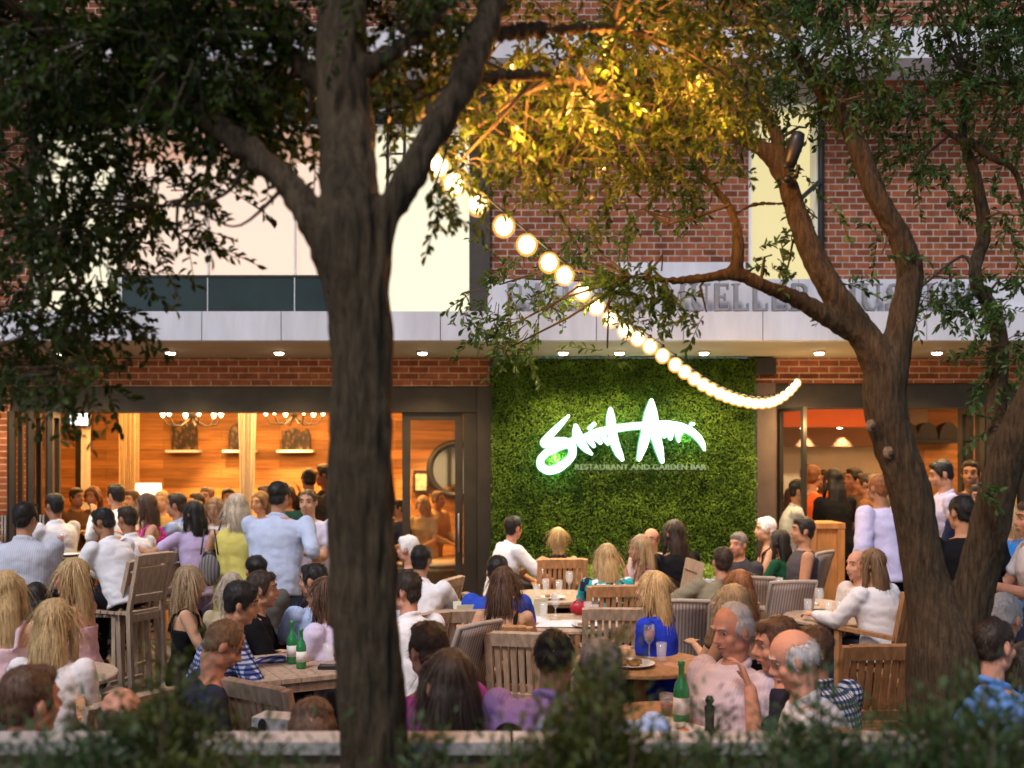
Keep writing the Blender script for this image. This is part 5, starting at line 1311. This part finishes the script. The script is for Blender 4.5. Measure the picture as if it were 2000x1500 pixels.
# seated, left front
p('woman with long blonde hair and bare shoulders, face turned left', 140, 1090, 6.2, 78, 'sit', ('strapless', (.62,.36,.42)), BLK, ('xlong','blonde'), 3, sex='f', hyaw=24, lean=6, arms=('table','table'), chair='stool')
p('blonde woman cut by the left edge of the photo', 14, 1115, 5.7, 10, 'sit', ('tank', (.62,.45,.50)), BLK, ('xlong','blonde'), 0, sex='f', lean=4, chair='stool')
p('dark haired person in black between the two blonde women', 70, 1138, 7.0, 20, 'sit', ('tee', BLK), BLK, ('bob','black'), 1, sex='f', chair='stool')
p('woman with straight blonde hair down her back in a white top', 108, 1170, 4.7, -4, 'sit', ('tee', (.74,.70,.70)), KHAKI, ('xlong','blonde'), 0, sex='f', lean=8, arms=('lap','lap'), chair='stool')
p('brown haired man in a pale pink shirt seen from behind', 58, 1300, 3.32, -18, 'sit', ('tee', (.70,.58,.64)), NAVY, ('short','brown'), 3, lean=6, hyaw=-14, chair='stool')
p('ruddy bald guest mostly hidden behind the dark shrub', 236, 1340, 3.6, 20, 'sit', ('tee', (.16,.10,.09)), NAVY, ('fringe','brown'), 3, lean=16)
p('woman with straight blonde hair in a black top looking right', 370, 1105, 6.9, -78, 'sit', ('tank', BLK), BLK, ('long','sandy'), 0, sex='f', lean=2, arms=('lap','table'), chair='stool')
p('man with thick black hair in a blue plaid shirt leaning right', 478, 1142, 5.7, -64, 'sit', ('shirt', (.10,.14,.34)), NAVY, ('tousled','black'), 1, lean=18, side=6, pattern='plaid', col2=(.52,.58,.75), arms=('table','table'), hyaw=-12, hpitch=8, chair='stool')
p('dark haired man in black looking right, behind the plaid shirt', 512, 1115, 6.5, -80, 'sit', ('shirt', BLK), BLK, ('short','dark'), 1, lean=12, arms=('table','table'), chair='stool')
m_phone = p('man in a navy shirt looking down at the phone in his hands', 462, 1215, 4.75, -66, 'sit', ('tee', (.035,.045,.085)), (.62,.60,.62), ('buzz','lightbrown'), 3, lean=24, hpitch=28, arms=('phone','phone'), chair='orange')
p('black haired man in a light blue shirt with elbows on the table', 612, 1100, 6.9, 48, 'sit', ('tee', (.40,.52,.78)), NAVY, ('short','black'), 1, pattern='pinstripe', col2=(.3,.4,.62), lean=14, arms=('table','table'), hyaw=25, chair='stool')
p('woman in pale lilac half hidden by the left side of the trunk', 632, 1128, 6.2, 70, 'sit', ('loose', (.60,.54,.74)), NAVY, ('long','brown'), 0, sex='f', arms=('table','table'), hyaw=10, chair='stool')
p('guest in a dark green cap behind the black haired men', 500, 1085, 7.8, 30, 'sit', ('tee', (.10,.10,.09)), BLK, ('cap','black'), 1, chair='stool')
p('ash haired guest in tan beyond the plaid shirted man', 452, 1118, 7.5, 20, 'sit', ('tee', (.45,.38,.24)), BLK, ('bob','ash'), 0, sex='f', chair='stool')
p('man with a reddish bald patch just left of the trunk base', 612, 1362, 3.45, 6, 'sit', ('tee', BLK), NAVY, ('balding','brown'), 3, lean=26, hpitch=16, chair='stool')
p('guest in black mostly hidden behind the oak trunk', 690, 1222, 4.7, 60, 'sit', ('shirt', BLK), BLK, ('short','black'), 1, lean=10, arms=('table','table'), chair='stool')
# middle
p('grey haired man in black just right of the trunk, far table', 797, 1042, 8.9, 70, 'sit', ('tee', (.03,.03,.035)), BLK, ('short','white'), 3, lean=8)
p('dark haired man in a white shirt reaching to the white book', 822, 1064, 7.9, -10, 'sit', ('rolled', W), BLK, ('short','black'), 1, lean=10, arms=('table',(.10,.42,-.24)), chair='stool')
p('tanned man in white shirt, face turned left beside the trunk', 792, 1117, 6.1, 48, 'sit', ('shirt', W), NAVY, ('short','dark'), 3, lean=14, hyaw=24, arms=('table','lap'), chair='stool')
p('dark haired person in a magenta shirt right of the trunk', 836, 1214, 4.25, 34, 'sit', ('tee', (.38,.07,.42)), JEAN, ('short','dark'), 1, lean=10, arms=('lap','rest'), wide=1.05, chair='stool')
p('dark haired person in black with back turned by the planter', 876, 1268, 3.5, 24, 'sit', ('tee', BLK), BLK, ('bob','dark'), 1, lean=12, side=0, wide=1.1, chair='orange')
p('man in a white shirt leaning towards the blonde by the green wall', 1003, 1004, 9.9, -66, 'sit', ('rolled', W), BLK, ('short','black'), 3, lean=12, hyaw=24, arms=((-.05,.36,-.36),(.10,.40,-.34)), seat=.56, chair='stool')
p('blonde woman in a black backless top nearest the green wall', 1090, 1030, 9.9, 4, 'sit', ('halter', BLK), BLK, ('bun','blonde'), 0, sex='f', lean=4, arms=('out','side'), chair='orange')
p('brown haired woman in a black dress at the front bistro table', 985, 1103, 6.6, -8, 'sit', ('tank', BLK), BLK, ('bob','brown'), 0, sex='f', arms=('rest','table'), hyaw=-14, chair='orange')
p('dark haired person in royal blue behind the black dress', 972, 1085, 7.3, -10, 'sit', ('tee', (.03,.08,.50)), BLK, ('short','black'), 1, arms=('table','table'), chair=None)
p('blonde woman in a teal floral blouse with back turned', 1185, 1062, 8.2, 6, 'sit', ('tee', (.1,.4,.45)), BLK, ('long','blonde'), 0, sex='f', pattern='floral', arms=('table','table'), wide=1.1, chair='orange')
p('woman with wavy blonde hair in a purple top, face turned left', 1250, 1045, 8.5, 95, 'sit', ('tank', (.10,.03,.14)), BLK, ('long','sandy'), 1, sex='f', hyaw=10, arms=('chin','table'), lean=12)
p('bald pink faced man behind the wavy haired blonde', 1272, 1030, 10.0, 150, 'sit', ('shirt', (.55,.4,.42)), BLK, ('fringe','brown'), 3)
p('woman with very long dark brown hair in black by the green wall', 1316, 1015, 9.4, 30, 'sit', ('tee', BLK), BLK, ('xlong','dark'), 1, sex='f', wide=1.25, k=1.02, chair=None)
p('woman with long blonde hair in a royal blue dress, arms crossed', 1275, 1115, 6.3, 56, 'sit', ('tee', (.02,.05,.55)), (.01,.02,.06), ('xlong','blonde'), 0, sex='f', hyaw=12, arms=('cross','cross'), lean=6, chair='stool')
p('grey haired man blurred before the right end of the green wall', 1442, 1040, 10.0, 130, 'sit', ('shirt', (.04,.04,.05)), BLK, ('short','saltpepper'), 3, chair=None)
p('dark haired man in an olive shirt with an arm over a chair', 1414, 1068, 8.0, 6, 'sit', ('rolled', (.22,.20,.14)), BLK, ('short','dark'), 3, lean=4, side=8, arms=('out','table'), hyaw=-8)
p('blonde woman in black behind the elderly man in pink', 1428, 1136, 5.7, 40, 'sit', ('tank', BLK), BLK, ('long','sandy'), 0, sex='f', lean=12, arms=('table','table'), chair='stool')
p('auburn haired woman in brown beyond the seated blonde', 1442, 1114, 6.4, 24, 'sit', ('tee', (.20,.12,.07)), BLK, ('long','auburn'), 0, sex='f', arms=('table','table'), chair='stool')
p('elderly grey haired man in a pale pink shirt, eyes lowered', 1422, 1182, 4.55, 122, 'sit', ('rolled', (.68,.58,.64)), KHAKI, ('balding','grey'), 3, lean=-4, hyaw=-6, hpitch=16, arms=('lap','lap'), pattern='pinstripe', col2=(.5,.45,.62), wide=1.05, chair='stool')
p('dark haired man resting his chin on a hand', 1512, 1196, 4.35, 86, 'sit', ('tee', (.02,.022,.04)), BLK, ('short','brown'), 3, lean=16, arms=('chin','table'), hpitch=6, chair='stool')
p('bald man with white fringe looking down, face left', 1530, 1229, 4.0, 78, 'sit', ('shirt', (.66,.64,.66)), KHAKI, ('fringe','grey'), 3, lean=14, hpitch=20, arms=('table','lap'), wide=1.05, chair='stool')
p('guest in a blue and white plaid shirt behind the bald man', 1588, 1222, 4.75, 30, 'sit', ('shirt', (.12,.16,.24)), JEAN, ('short','brown'), 1, pattern='plaid', col2=(.66,.68,.72), lean=12, chair='stool')
p('white haired woman in black at the far right table', 1496, 1010, 10.1, 84, 'sit', ('tank', (.05,.02,.03)), BLK, ('short','white'), 0, sex='f', k=.98, arms=('table','table'))
p('woman with long black hair in a dark green dress', 1522, 1034, 9.5, 50, 'sit', ('tee', (.012,.07,.035)), BLK, ('xlong','black'), 1, sex='f', arms=('table','table'))
p('man in a grey sleeveless vest beside the host stand', 1570, 1010, 9.2, 84, 'sit', ('shell', (.07,.065,.08)), BLK, ('short','black'), 1, lean=-2, arms=('lap','lap'), k=1.0, chair='stool')
w_wht = p('woman in a white open backed blouse with long brown hair', 1703, 1072, 7.3, 34, 'sit', ('loose', W), NAVY, ('xlong','lightbrown'), 3, sex='f', lean=8, hyaw=14, arms=((.02,.42,-.20),'lap'), wide=1.15, chair='orange')
p('red faced bald man left of the woman in the white blouse', 1676, 1074, 8.0, 110, 'sit', ('shirt', (.55,.5,.5)), BLK, ('fringe','brown'), 3)
p('burly man in black with back turned, between the forked trunks', 1878, 966, 6.9, 14, 'stand', ('tee', BLK), BLK, ('buzz','black'), 1, wide=1.25, hyaw=6, arms=('side','side'))
p('tall man in a pale violet shirt facing left in the doorway', 1832, 893, 9.9, 78, 'stand', ('shirt', (.50,.46,.66)), BLK, ('short','black'), 1, hpitch=14, arms=('side','table'))
p('woman with big dark hair facing the man in pale violet', 1800, 921, 10.4, -60, 'stand', ('tee', (.03,.03,.035)), BLK, ('long','black'), 1, sex='f', k=1.03)
p('guest moving past in a pale lavender shirt behind the tree fork', 1715, 925, 9.2, 30, 'stand', ('loose', (.52,.50,.74)), BLK, ('short','auburn'), 2, arms=('side','side'))
p('woman in a bright orange top inside the right doorway', 1588, 896, 11.6, -40, 'stand', ('tee', (.70,.13,.03)), BLK, ('short','auburn'), 1, sex='f', k=1.10, arms=('cross','side'))
p('woman with long dark hair in black inside the right doorway', 1628, 905, 11.2, 10, 'stand', ('tee', BLK), BLK, ('xlong','black'), 1, sex='f', k=1.08)
p('man in dark clothes looking left across the bar room', 1668, 893, 12.0, 100, 'stand', ('shirt', (.10,.06,.04)), BLK, ('short','black'), 2, k=1.08, arms=('glass','side'))
p('small dark figure at the back of the bar room', 1577, 886, 13.2, 180, 'stand', ('tee', (.05,.03,.03)), BLK, ('short','black'), 2, k=1.10)
p('brown shirted guest beside the left trunk of the fork', 1690, 915, 11.4, 60, 'stand', ('shirt', (.22,.10,.05)), KHAKI, ('short','dark'), 2, k=1.05)
p('server in a black waistcoat behind the host stand', 1560, 936, 10.9, -100, 'stand', ('shirt', (.5,.5,.52)), BLK, ('short','black'), 1, arms=('cross','cross'))
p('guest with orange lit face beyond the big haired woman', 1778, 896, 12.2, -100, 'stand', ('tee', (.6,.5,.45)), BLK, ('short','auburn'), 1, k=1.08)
p('guest in navy between the folded doors and the forked tree', 1912, 945, 9.2, 160, 'stand', ('shirt', NAVY), BLK, ('short','dark'), 1, arms=('cross','side'))
p('reddish faced guest in dark clothes far behind the fork', 1896, 898, 10.6, 150, 'stand', ('tee', (.05,.04,.05)), BLK, ('short','dark'), 2)
p('woman in bright blue right of the forked tree', 1972, 985, 8.0, 100, 'stand', ('tee', (.03,.20,.62)), NAVY, ('bob','blonde'), 0, sex='f', arms=('table','table'))
p('person in white sleeves cut by the right edge', 2016, 978, 6.6, 80, 'stand', ('tee', (.74,.70,.74)), (.02,.03,.09), ('short','brown'), 3, arms=('table','table'))
p('grey haired man in a cream shirt at the right edge', 1966, 1160, 4.95, -50, 'sit', ('rolled', (.60,.52,.46)), KHAKI, ('short','grey'), 3, lean=18, hpitch=14, wide=1.1, chair='stool')
p('short haired man in a bright blue shirt at the right edge', 1940, 1208, 4.2, -52, 'sit', ('shirt', (.10,.24,.58)), NAVY, ('buzz','dark'), 3, lean=8, arms=('table','chin'), hyaw=-12, chair='stool')
p('dark haired guest cut by the right edge beside the blue shirt', 2006, 1255, 4.3, 70, 'sit', ('tee', (.06,.04,.04)), BLK, ('long','dark'), 2, sex='f', chair='stool')
p('man in a lavender shirt seen from behind beside the planter', 1088, 1218, 4.05, -26, 'sit', ('shirt', (.34,.25,.60)), JEAN, ('balding','black'), 1, pattern='pinstripe', col2=(.26,.19,.5), lean=16, side=4, wide=1.15, arms=('table','table'), chair='orange')
p('grey brown haired guest in light blue behind the tallest shrub', 1172, 1246, 3.7, 6, 'sit', ('tee', (.32,.42,.66)), JEAN, ('short','saltpepper'), 3, lean=10, chair='stool')
p('guest in dark red at the back of the bar room beside the orange top', 1607, 903, 12.9, 150, 'stand', ('tee', (.16,.02,.02)), BLK, ('short','black'), 2, k=1.06)
p('guest in olive at the back of the bar room beside the forked tree', 1652, 912, 12.5, -150, 'stand', ('shirt', (.12,.11,.06)), BLK, ('bob','dark'), 1, sex='f', k=1.04)
p('shadowed guest in grey just right of the left fork trunk', 1756, 908, 11.7, 120, 'stand', ('shirt', (.09,.09,.10)), BLK, ('short','brown'), 2, k=1.04)
p('guest in dark teal under the chandelier nearest the trunk', 562, 949, 11.9, 170, 'stand', ('tee', (.02,.09,.10)), BLK, ('bob','dark'), 1, sex='f')
p('man in rust brown between the two chandeliers', 446, 953, 12.0, -160, 'stand', ('shirt', (.22,.08,.03)), BLK, ('short','dark'), 2)
p('guest in dark grey beside the glowing lamp shade', 258, 957, 11.6, 150, 'stand', ('shirt', (.06,.06,.07)), BLK, ('short','brown'), 1)
# through the glazed door
p('guest in tan behind the glass door', 826, 968, 12.6, 160, 'stand', ('tee', (.50,.36,.20)), KHAKI, ('bob','blonde'), 0, sex='f')
p('man in a beige jacket behind the glass door', 856, 958, 12.9, -120, 'stand', ('shirt', (.48,.36,.22)), KHAKI, ('short','lightbrown'), 1)
p('guest in navy between the trunk and the glass door', 776, 975, 12.2, 120, 'stand', ('tee', NAVY), BLK, ('short','dark'), 1)
flush(); comb_hair()

# chairs under everyone seated
SEATN = 0
for q in PEOPLE:
    if not q['chair']: continue
    kind = q['chair']
    if kind == 'teak' and (q['d'] > 8.8 and q['base'].x > .5): kind = 'sling'
    nm = {'teak': 'weathered teak armchair', 'orange': 'honey toned teak armchair', 'sling': 'grey sling chair', 'bar': 'tall teak bar chair', 'stool': 'low backless teak stool'}[kind]
    who = q['root']['label']; who = who.split(',')[0]
    lab = nm + ' under the ' + who
    ww = lab.split()
    put_chair(kind, q['base'], q['yaw'], ' '.join(ww[:16]), q['seat'])
# empty chairs
chair_px('bar', 288, 1088, 8.2, 74, 'empty tall teak bar chair left of the blonde in black')
chair_px('bar', 356, 1072, 8.9, 72, 'empty tall teak bar chair behind the blonde in black')
chair_px('teak', 1022, 1224, 5.9, -12, 'empty slatted armchair in front of the white napkins table, right of a greyer one')
chair_px('sling', 938, 1232, 5.9, 52, 'empty greyish chair turned sideways near the magenta shirt')
chair_px('side', 905, 1178, 6.8, 8, 'pale slatted side chair left of the woman in a black dress')
chair_px('side', 918, 1120, 7.6, -70, 'teak side chair turned towards the far bistro table')
chair_px('orange', 1732, 1212, 5.5, 4, 'empty honey teak armchair at the foot of the forked tree')
chair_px('orange', 1698, 1360, 3.7, -30, 'honey teak chair just behind the shrubs, right of the bald man')
chair_px('sling', 1466, 1110, 8.3, -6, 'grey sling chair before the woman in dark green')
chair_px('sling', 1550, 1106, 8.0, 10, 'grey sling chair nearest the man in the grey vest')
chair_px('sling', 1330, 1148, 6.9, -4, 'grey sling chair right of the royal blue dress')
chair_px('teak', 1205, 1156, 6.9, -4, 'teak armchair behind the floral blouse table')
chair_px('teak', 488, 1296, 4.55, -36, 'slatted chair right of the man with the phone')
chair_px('teak', 268, 1330, 4.3, 60, 'slatted chair left of the man with the phone')
chair_px('teak', 850, 1175, 6.7, 40, 'teak chair hidden behind the tanned man in white')
for k_, o in PROTO.items():
    if k_ not in USED:
        for ch in list(o.children): bpy.data.objects.remove(ch)
        bpy.data.objects.remove(o)

# tables and what stands on them
T = {}
T['front'] = round_table(1105, 1213, 7.5, .42, 'round teak table with white napkins before the black dress')
T['far'] = round_table(1075, 1157, 9.0, .46, 'round teak table between the blonde in black and the floral blouse')
T['right'] = round_table(1640, 1201, 7.75, .42, 'round teak table before the woman in the white blouse')
T['right2'] = round_table(1552, 1178, 8.5, .42, 'round teak table beside two grey sling chairs')
T['plate'] = round_table(1250, 1290, 6.0, .40, 'honey teak table with a white plate before the royal blue dress', M_teak2)
T['bottle'] = round_table(1330, 1405, 4.55, .46, 'honey teak table with a green bottle before the elderly man', M_teak2)
T['blonde'] = round_table(60, 1260, 5.6, .45, 'round table between the blonde women at the left edge')
T['blue'] = round_table(2000, 1330, 4.6, .45, 'round table before the man in a bright blue shirt')
T['trunk'] = round_table(730, 1165, 7.6, .45, 'round table behind the oak trunk')
T['barh'] = round_table(140, 1075, 9.2, .40, 'tall dark bar table among the men in white shirts', M_bronze, 1.08)
# square table with beer bottles
c = P(596, 1285, 5.95); t = thing('square_table', 'square teak table with green beer bottles left of the trunk', 'table', (c.x+.03, c.y, 0), rad(28)); sqt = (c.x+.03, c.y, .74)
mb = MB()
for i in range(7): mb.box(-.38+i*.109,-.38,.715,-.38+i*.109+.105,.38,.74)
mb.build('tabletop', M_teak, t)
mb = MB(); mb.box(-.36,-.36,.66,.36,-.335,.714); mb.box(-.36,.335,.66,.36,.36,.714); mb.box(-.36,-.334,.66,-.335,.334,.714); mb.box(.335,-.334,.66,.36,.334,.714); mb.build('apron', M_teak, t)
for sx in (-1,1):
    for sy in (-1,1): mb = MB(); mb.box(sx*.33-.025,sy*.33-.025,0,sx*.33+.025,sy*.33+.025,.659); mb.build('leg', M_teak, t)
def on(k, dx, dy): a = T[k]; return a[0]+dx, a[1]+dy, a[2]+.0008
def onpx(k, px, dy): a = T[k]; y = a[1]+dy; return xpx(px, y), y, a[2]+.0008
bottle(sqt[0]-.10, sqt[1]-.02, .741, 'green beer bottle with a pale label, the taller on the square table', k=.86)
bottle(sqt[0]-.02, sqt[1]-.16, .741, 'green beer bottle nearest the front corner of the square table', k=.78)
glass(sqt[0]+.10, sqt[1]+.02, .741, 'clear tumbler beside the green beer bottles', 'tumbler')
glass(sqt[0]+.16, sqt[1]+.12, .741, 'tall clear glass beside the green beer bottles', 'tall')
t = thing('pocket_book', 'dark folded wallet on the square table', 'wallet', (sqt[0]+.14, sqt[1]-.16, .7415)); mb = MB(); mb.box(-.06,-.04,0,.06,.04,.018); mb.build('cover', M_black, t)
for i, (k, px, dy, kind, fill, lab) in enumerate([
 ('front',1062,.0,'tall',None,'tall clear glass by the napkin tent'), ('front',1085,.12,'wine',None,'wine glass behind the white napkins'), ('front',1148,.05,'tall',M_wine,'tall glass with a red drink on the napkin table'), ('front',1162,-.10,'tall',None,'tall clear glass at the right of the napkin table'),
 ('far',1066,.05,'tall',None,'tall clear glass, left of the trio on the far table'), ('far',1092,-.05,'tall',None,'tall clear glass, middle of the trio on the far table'), ('far',1112,.10,'wine',None,'wine glass at the right of the far table'), ('far',1048,-.12,'tumbler',None,'tumbler at the left of the far table'),
 ('right',1578,-.05,'tall',None,'tall clear glass left on the white blouse table'), ('right',1600,.12,'wine',None,'wine glass on the white blouse table'), ('right',1618,-.15,'tall',None,'tall clear glass in front on the white blouse table'), ('right',1640,.05,'tumbler',None,'tumbler in the middle of the white blouse table'), ('right',1660,-.1,'wine',None,'wine glass nearest the white blouse'),
 ('right2',1508,.0,'tall',None,'tall clear glass on the sling chair table'), ('right2',1522,.1,'wine',None,'wine glass on the sling chair table'), ('right2',1490,-.1,'tumbler',None,'tumbler at the left of the sling chair table'),
 ('plate',1268,.1,'wine',M_wine,'wine glass with red wine before the royal blue dress'), ('plate',1292,.0,'tumbler',None,'tumbler before the royal blue dress'),
 ('bottle',1302,.12,'tumbler',M_wine,'tumbler of red drink left of the green bottle'), ('bottle',1366,.12,'wine',None,'wine glass right of the green bottle'), ('bottle',1378,-.05,'tall',None,'tall glass at the right of the green bottle table')]):
    x, y, z = onpx(k, px, dy); glass(x, y, z, lab, kind, fill)
x, y, z = onpx('bottle', 1331, .0); bottle(x, y, z, 'large green mineral water bottle before the elderly man', k=.98)
napkin(*onpx('front',1035,-.02), 'crumpled white napkin at the left of the bistro table', .30, .24, .05)
napkin(*onpx('front',1100,-.16), 'white napkin spread along the front of the bistro table', .42, .24, .04)
napkin(*onpx('right2',1552,.0), 'large crumpled white napkin before the grey sling chairs', .34, .26, .08)
napkin(*onpx('right',1690,.05), 'white napkin by the hand of the woman in white', .22, .18, .04)
# folded card menus
def menu_card(loc, label, col=(.72,.70,.50), rz=0):
    t = thing('menu_card', label, 'menu card', loc, rz); M1 = Matrix.Rotation(rad(16),4,'X'); M2 = Matrix.Rotation(rad(-16),4,'X'); mb = MB()
    mb.box(-.06,-.052,.0,.06,-.049,.185, M1); mb.box(-.06,.049,.0,.06,.052,.185, M2); mb.build('card', noisy('cream card %s' % str(col), col, .05, 10, .7), t); return t
menu_card(onpx('front',1044,.12), 'cream tent menu card beside the black dress', rz=.5)
menu_card((xpx(905,7.3),7.3,.741), 'cream tent menu card before the man reaching in white', rz=.2)
T['side'] = round_table(900, 1160, 7.3, .36, 'small round table left of the woman in a black dress')
t = thing('red_handbag', 'small red clutch bag on the napkin table', 'handbag', onpx('front',1131,.30)); mb = MB(); mb.ell((0,0,.055), .07,.035,.052); mb.build('body', noisy('red leather', (.40,.015,.03), .2, 15, .4), t, True); mb = MB(); mb.tube([(-.04,0,.10),(0,0,.13),(.04,0,.10)], .006, 6); mb.build('handle', noisy('red leather', (.4,.015,.03)), t, True)
plate(*onpx('plate',1232,-.14), 'white plate with scraps of food before the royal blue dress', .14, noisy('roast food', (.30,.14,.05), .5, 40, .6))
plate(*onpx('bottle',1322,-.18), 'white plate with orange food below the green bottle', .14, noisy('orange food', (.55,.16,.03), .5, 40, .5))
napkin(*onpx('bottle',1350,-.30), 'white napkin bunched at the front of the green bottle table', .30, .22, .07)
t = thing('pepper_mill', 'black pepper mill on the green bottle table', 'pepper mill', onpx('bottle',1386,-.26)); mb = MB(); mb.lathe([(.026,.001),(.028,.02),(.018,.06),(.022,.12),(.024,.14),(.010,.15),(.02,.165),(.012,.185)], (0,0,0), 16); mb.build('body', M_black, t, True)
for k_, spots, who in (('blonde', ((-.15,.05),(.12,-.08),(.0,.18)), 'the blonde women'), ('blue', ((-.22,.0),(-.12,.16),(-.15,-.18)), 'the man in bright blue'), ('trunk', ((.15,.05),(-.1,.1),(.22,-.1)), 'the trunk'), ('barh', ((-.1,.0),(.12,.1),(.05,-.15)), 'the men in white shirts'), ('side', ((.1,.1),(-.1,.05),(.12,-.08)), 'the black dress')):
    x, y, z = on(k_, *spots[0]); glass(x, y, z, 'wine glass on the table by '+who, 'wine', M_wine)
    x, y, z = on(k_, *spots[1]); glass(x, y, z, 'clear tumbler on the table by '+who, 'tumbler')
    x, y, z = on(k_, *spots[2]); plate(x, y, z, 'white side plate on the table by '+who, .09)
for k_, px, dy, lab in (('far',1080,-.24,'white plate at the front of the far bistro table'), ('right',1625,-.28,'white plate at the front of the white blouse table'), ('front',1145,-.24,'white plate at the front of the napkin table'), ('bottle',1290,-.05,'white plate left of the green mineral water bottle')):
    plate(*onpx(k_, px, dy), lab, .11, noisy('roast food', (.30,.14,.05)))
# bags, phone, watch
hp = (m_phone['hands'][0]+m_phone['hands'][1])/2
t = thing('phone', 'silver phone held by the man in the navy shirt', 'phone', hp+Vector((0,-.0,.01)), rad(-66)); mb = MB(); Mx = Matrix.Rotation(rad(40),4,'X'); mb.box(-.037,-.006,-.072,.037,.004,.072,Mx); mb.build('case', noisy('silver', (.5,.5,.55), .1, 9, .3), t); mb = MB(); mb.box(-.033,-.008,-.066,.033,-.0065,.066,Mx); mb.build('screen', emis('phone screen', (.6,.7,1), .5), t)
# white gift bag with a coloured print
gb = P(548, 1425, 4.25); t = thing('paper_bag', 'white paper bag with a black and yellow print below the phone', 'bag', (gb.x, gb.y, 0), rad(-15))
zb = gb.z; mb = MB(); mb.box(-.10,-.06,zb-.14,.10,.06,zb+.06); mb.build('bag', noisy('white paper', (.78,.77,.80), .04, 6, .8), t)
mb = MB(); mb.ell((-.085,-.072,zb-.03), .045,.003,.055); mb.ell((-.045,-.072,zb+.03), .02,.003,.03); mb.build('print', noisy('black print', (.02,.02,.025)), t, True); mb = MB(); mb.add([(-.06,-.073,zb-.09),(-.03,-.073,zb-.02),(-.01,-.073,zb-.09)], [(0,1,2)]); mb.build('print', noisy('yellow print', (.7,.55,.05)), t)
mb = MB(); mb.box(-.16,-.16,0,.16,.16,zb-.142); tag(mb.build('stool', M_teak2), 'low teak block stool under the white paper bag', 'stool')
# black handbag on the yellow dress, patterned tote below
e = w_yel['el'][0]; t = thing('handbag', 'black handbag tucked under the arm of the yellow dress', 'handbag', e+Vector((.06,-.04,.0)), rad(10))
mb = MB(); mb.ell((0,0,0), .085,.05,.115); mb.build('body', noisy('black leather', (.012,.012,.014), .3, 18, .4, .2), t, True); mb = MB(); mb.tube([(0,0,.09),(.05,.02,.24),(.09,.04,.38),(.10,.06,.30)], .008, 6); mb.build('strap', M_black, t, True)
c = P(438, 1085, 8.3); t = thing('tote_bag', 'grey patterned tote bag hanging beside the bar chair', 'bag', (c.x-.12, c.y, c.z-.12)); mb = MB(); mb.ell((0,0,0), .09,.05,.13); mb.build('body', cloth((.10,.09,.09), 'stripe', (.2,.19,.18)), t, True); mb = MB(); mb.tube([(-.07,0,.13),(-.04,0,.33),(.04,0,.33),(.07,0,.13)], .007, 6); mb.build('strap', M_black, t, True)
wr = w_yel['wr'][0]; t = thing('wristwatch', 'white wristwatch on the woman in the yellow dress', 'watch', wr)
mb = MB(); pts = [Vector((.030*math.cos(a)*.3,.030*math.sin(a),.030*math.cos(a))) for a in [2*PI*i/14 for i in range(15)]]; mb.tube(pts, .008, 6); mb.build('band', M_white, t, True)
# open back of the white blouse
d_ = w_wht; q = d_['base']+d_['Rz'] @ Vector((.045,-.155,.90)); o = MB(); o.ell((.06,-.135,.83), .105,.035,.058); ob = o.build('bare_back', skin(3), d_['root'], True)
# sunglasses on the lavender tee man
# camera
cam = bpy.data.cameras.new('camera'); co = bpy.data.objects.new('camera', cam); C.objects.link(co); sc.camera = co
co.location = (0,0,CAMH); co.rotation_euler = (rad(90),0,0); cam.sensor_width = 36; cam.lens = 36; cam.shift_y = (HOR-750)/2000
cam.clip_end = 400; cam.clip_start = .1
cam.dof.use_dof = True; cam.dof.focus_distance = 5.9; cam.dof.aperture_fstop = 1.9; cam.dof.aperture_blades = 0
# dusk sky and one soft sun
w = bpy.data.worlds.new('World'); sc.world = w; w.use_nodes = True; nt = w.node_tree; bg = nt.nodes['Background']
sky = nt.nodes.new('ShaderNodeTexSky'); sky.sky_type = 'NISHITA'; sky.sun_disc = False; sky.sun_elevation = rad(24); sky.sun_rotation = rad(200); sky.air_density = 1.0; sky.dust_density = .6; sky.ozone_density = 2.5
nt.links.new(sky.outputs[0], bg.inputs[0]); bg.inputs[1].default_value = .050
S = bpy.data.lights.new('sun', 'SUN'); S.energy = 1.5; S.angle = rad(14); S.color = (1,.93,.93); so = bpy.data.objects.new('sun', S); C.objects.link(so)
so.rotation_euler = (rad(34),0,rad(-28)); so.location = (0,-5,20)
vs = sc.view_settings; vs.view_transform = 'Standard'; vs.look = 'None'; vs.gamma = 1; vs.exposure = 1.0
try: vs.use_curve_mapping = False
except Exception: pass
sc.render.engine = 'CYCLES'; cy = sc.cycles; cy.use_denoising = True
try: cy.denoiser = 'OPENIMAGEDENOISE'
except Exception: pass
cy.max_bounces = 6; cy.diffuse_bounces = 3; cy.glossy_bounces = 3; cy.transmission_bounces = 4; cy.transparent_max_bounces = 10; cy.sample_clamp_indirect = 4; cy.caustics_reflective = False; cy.caustics_refractive = False
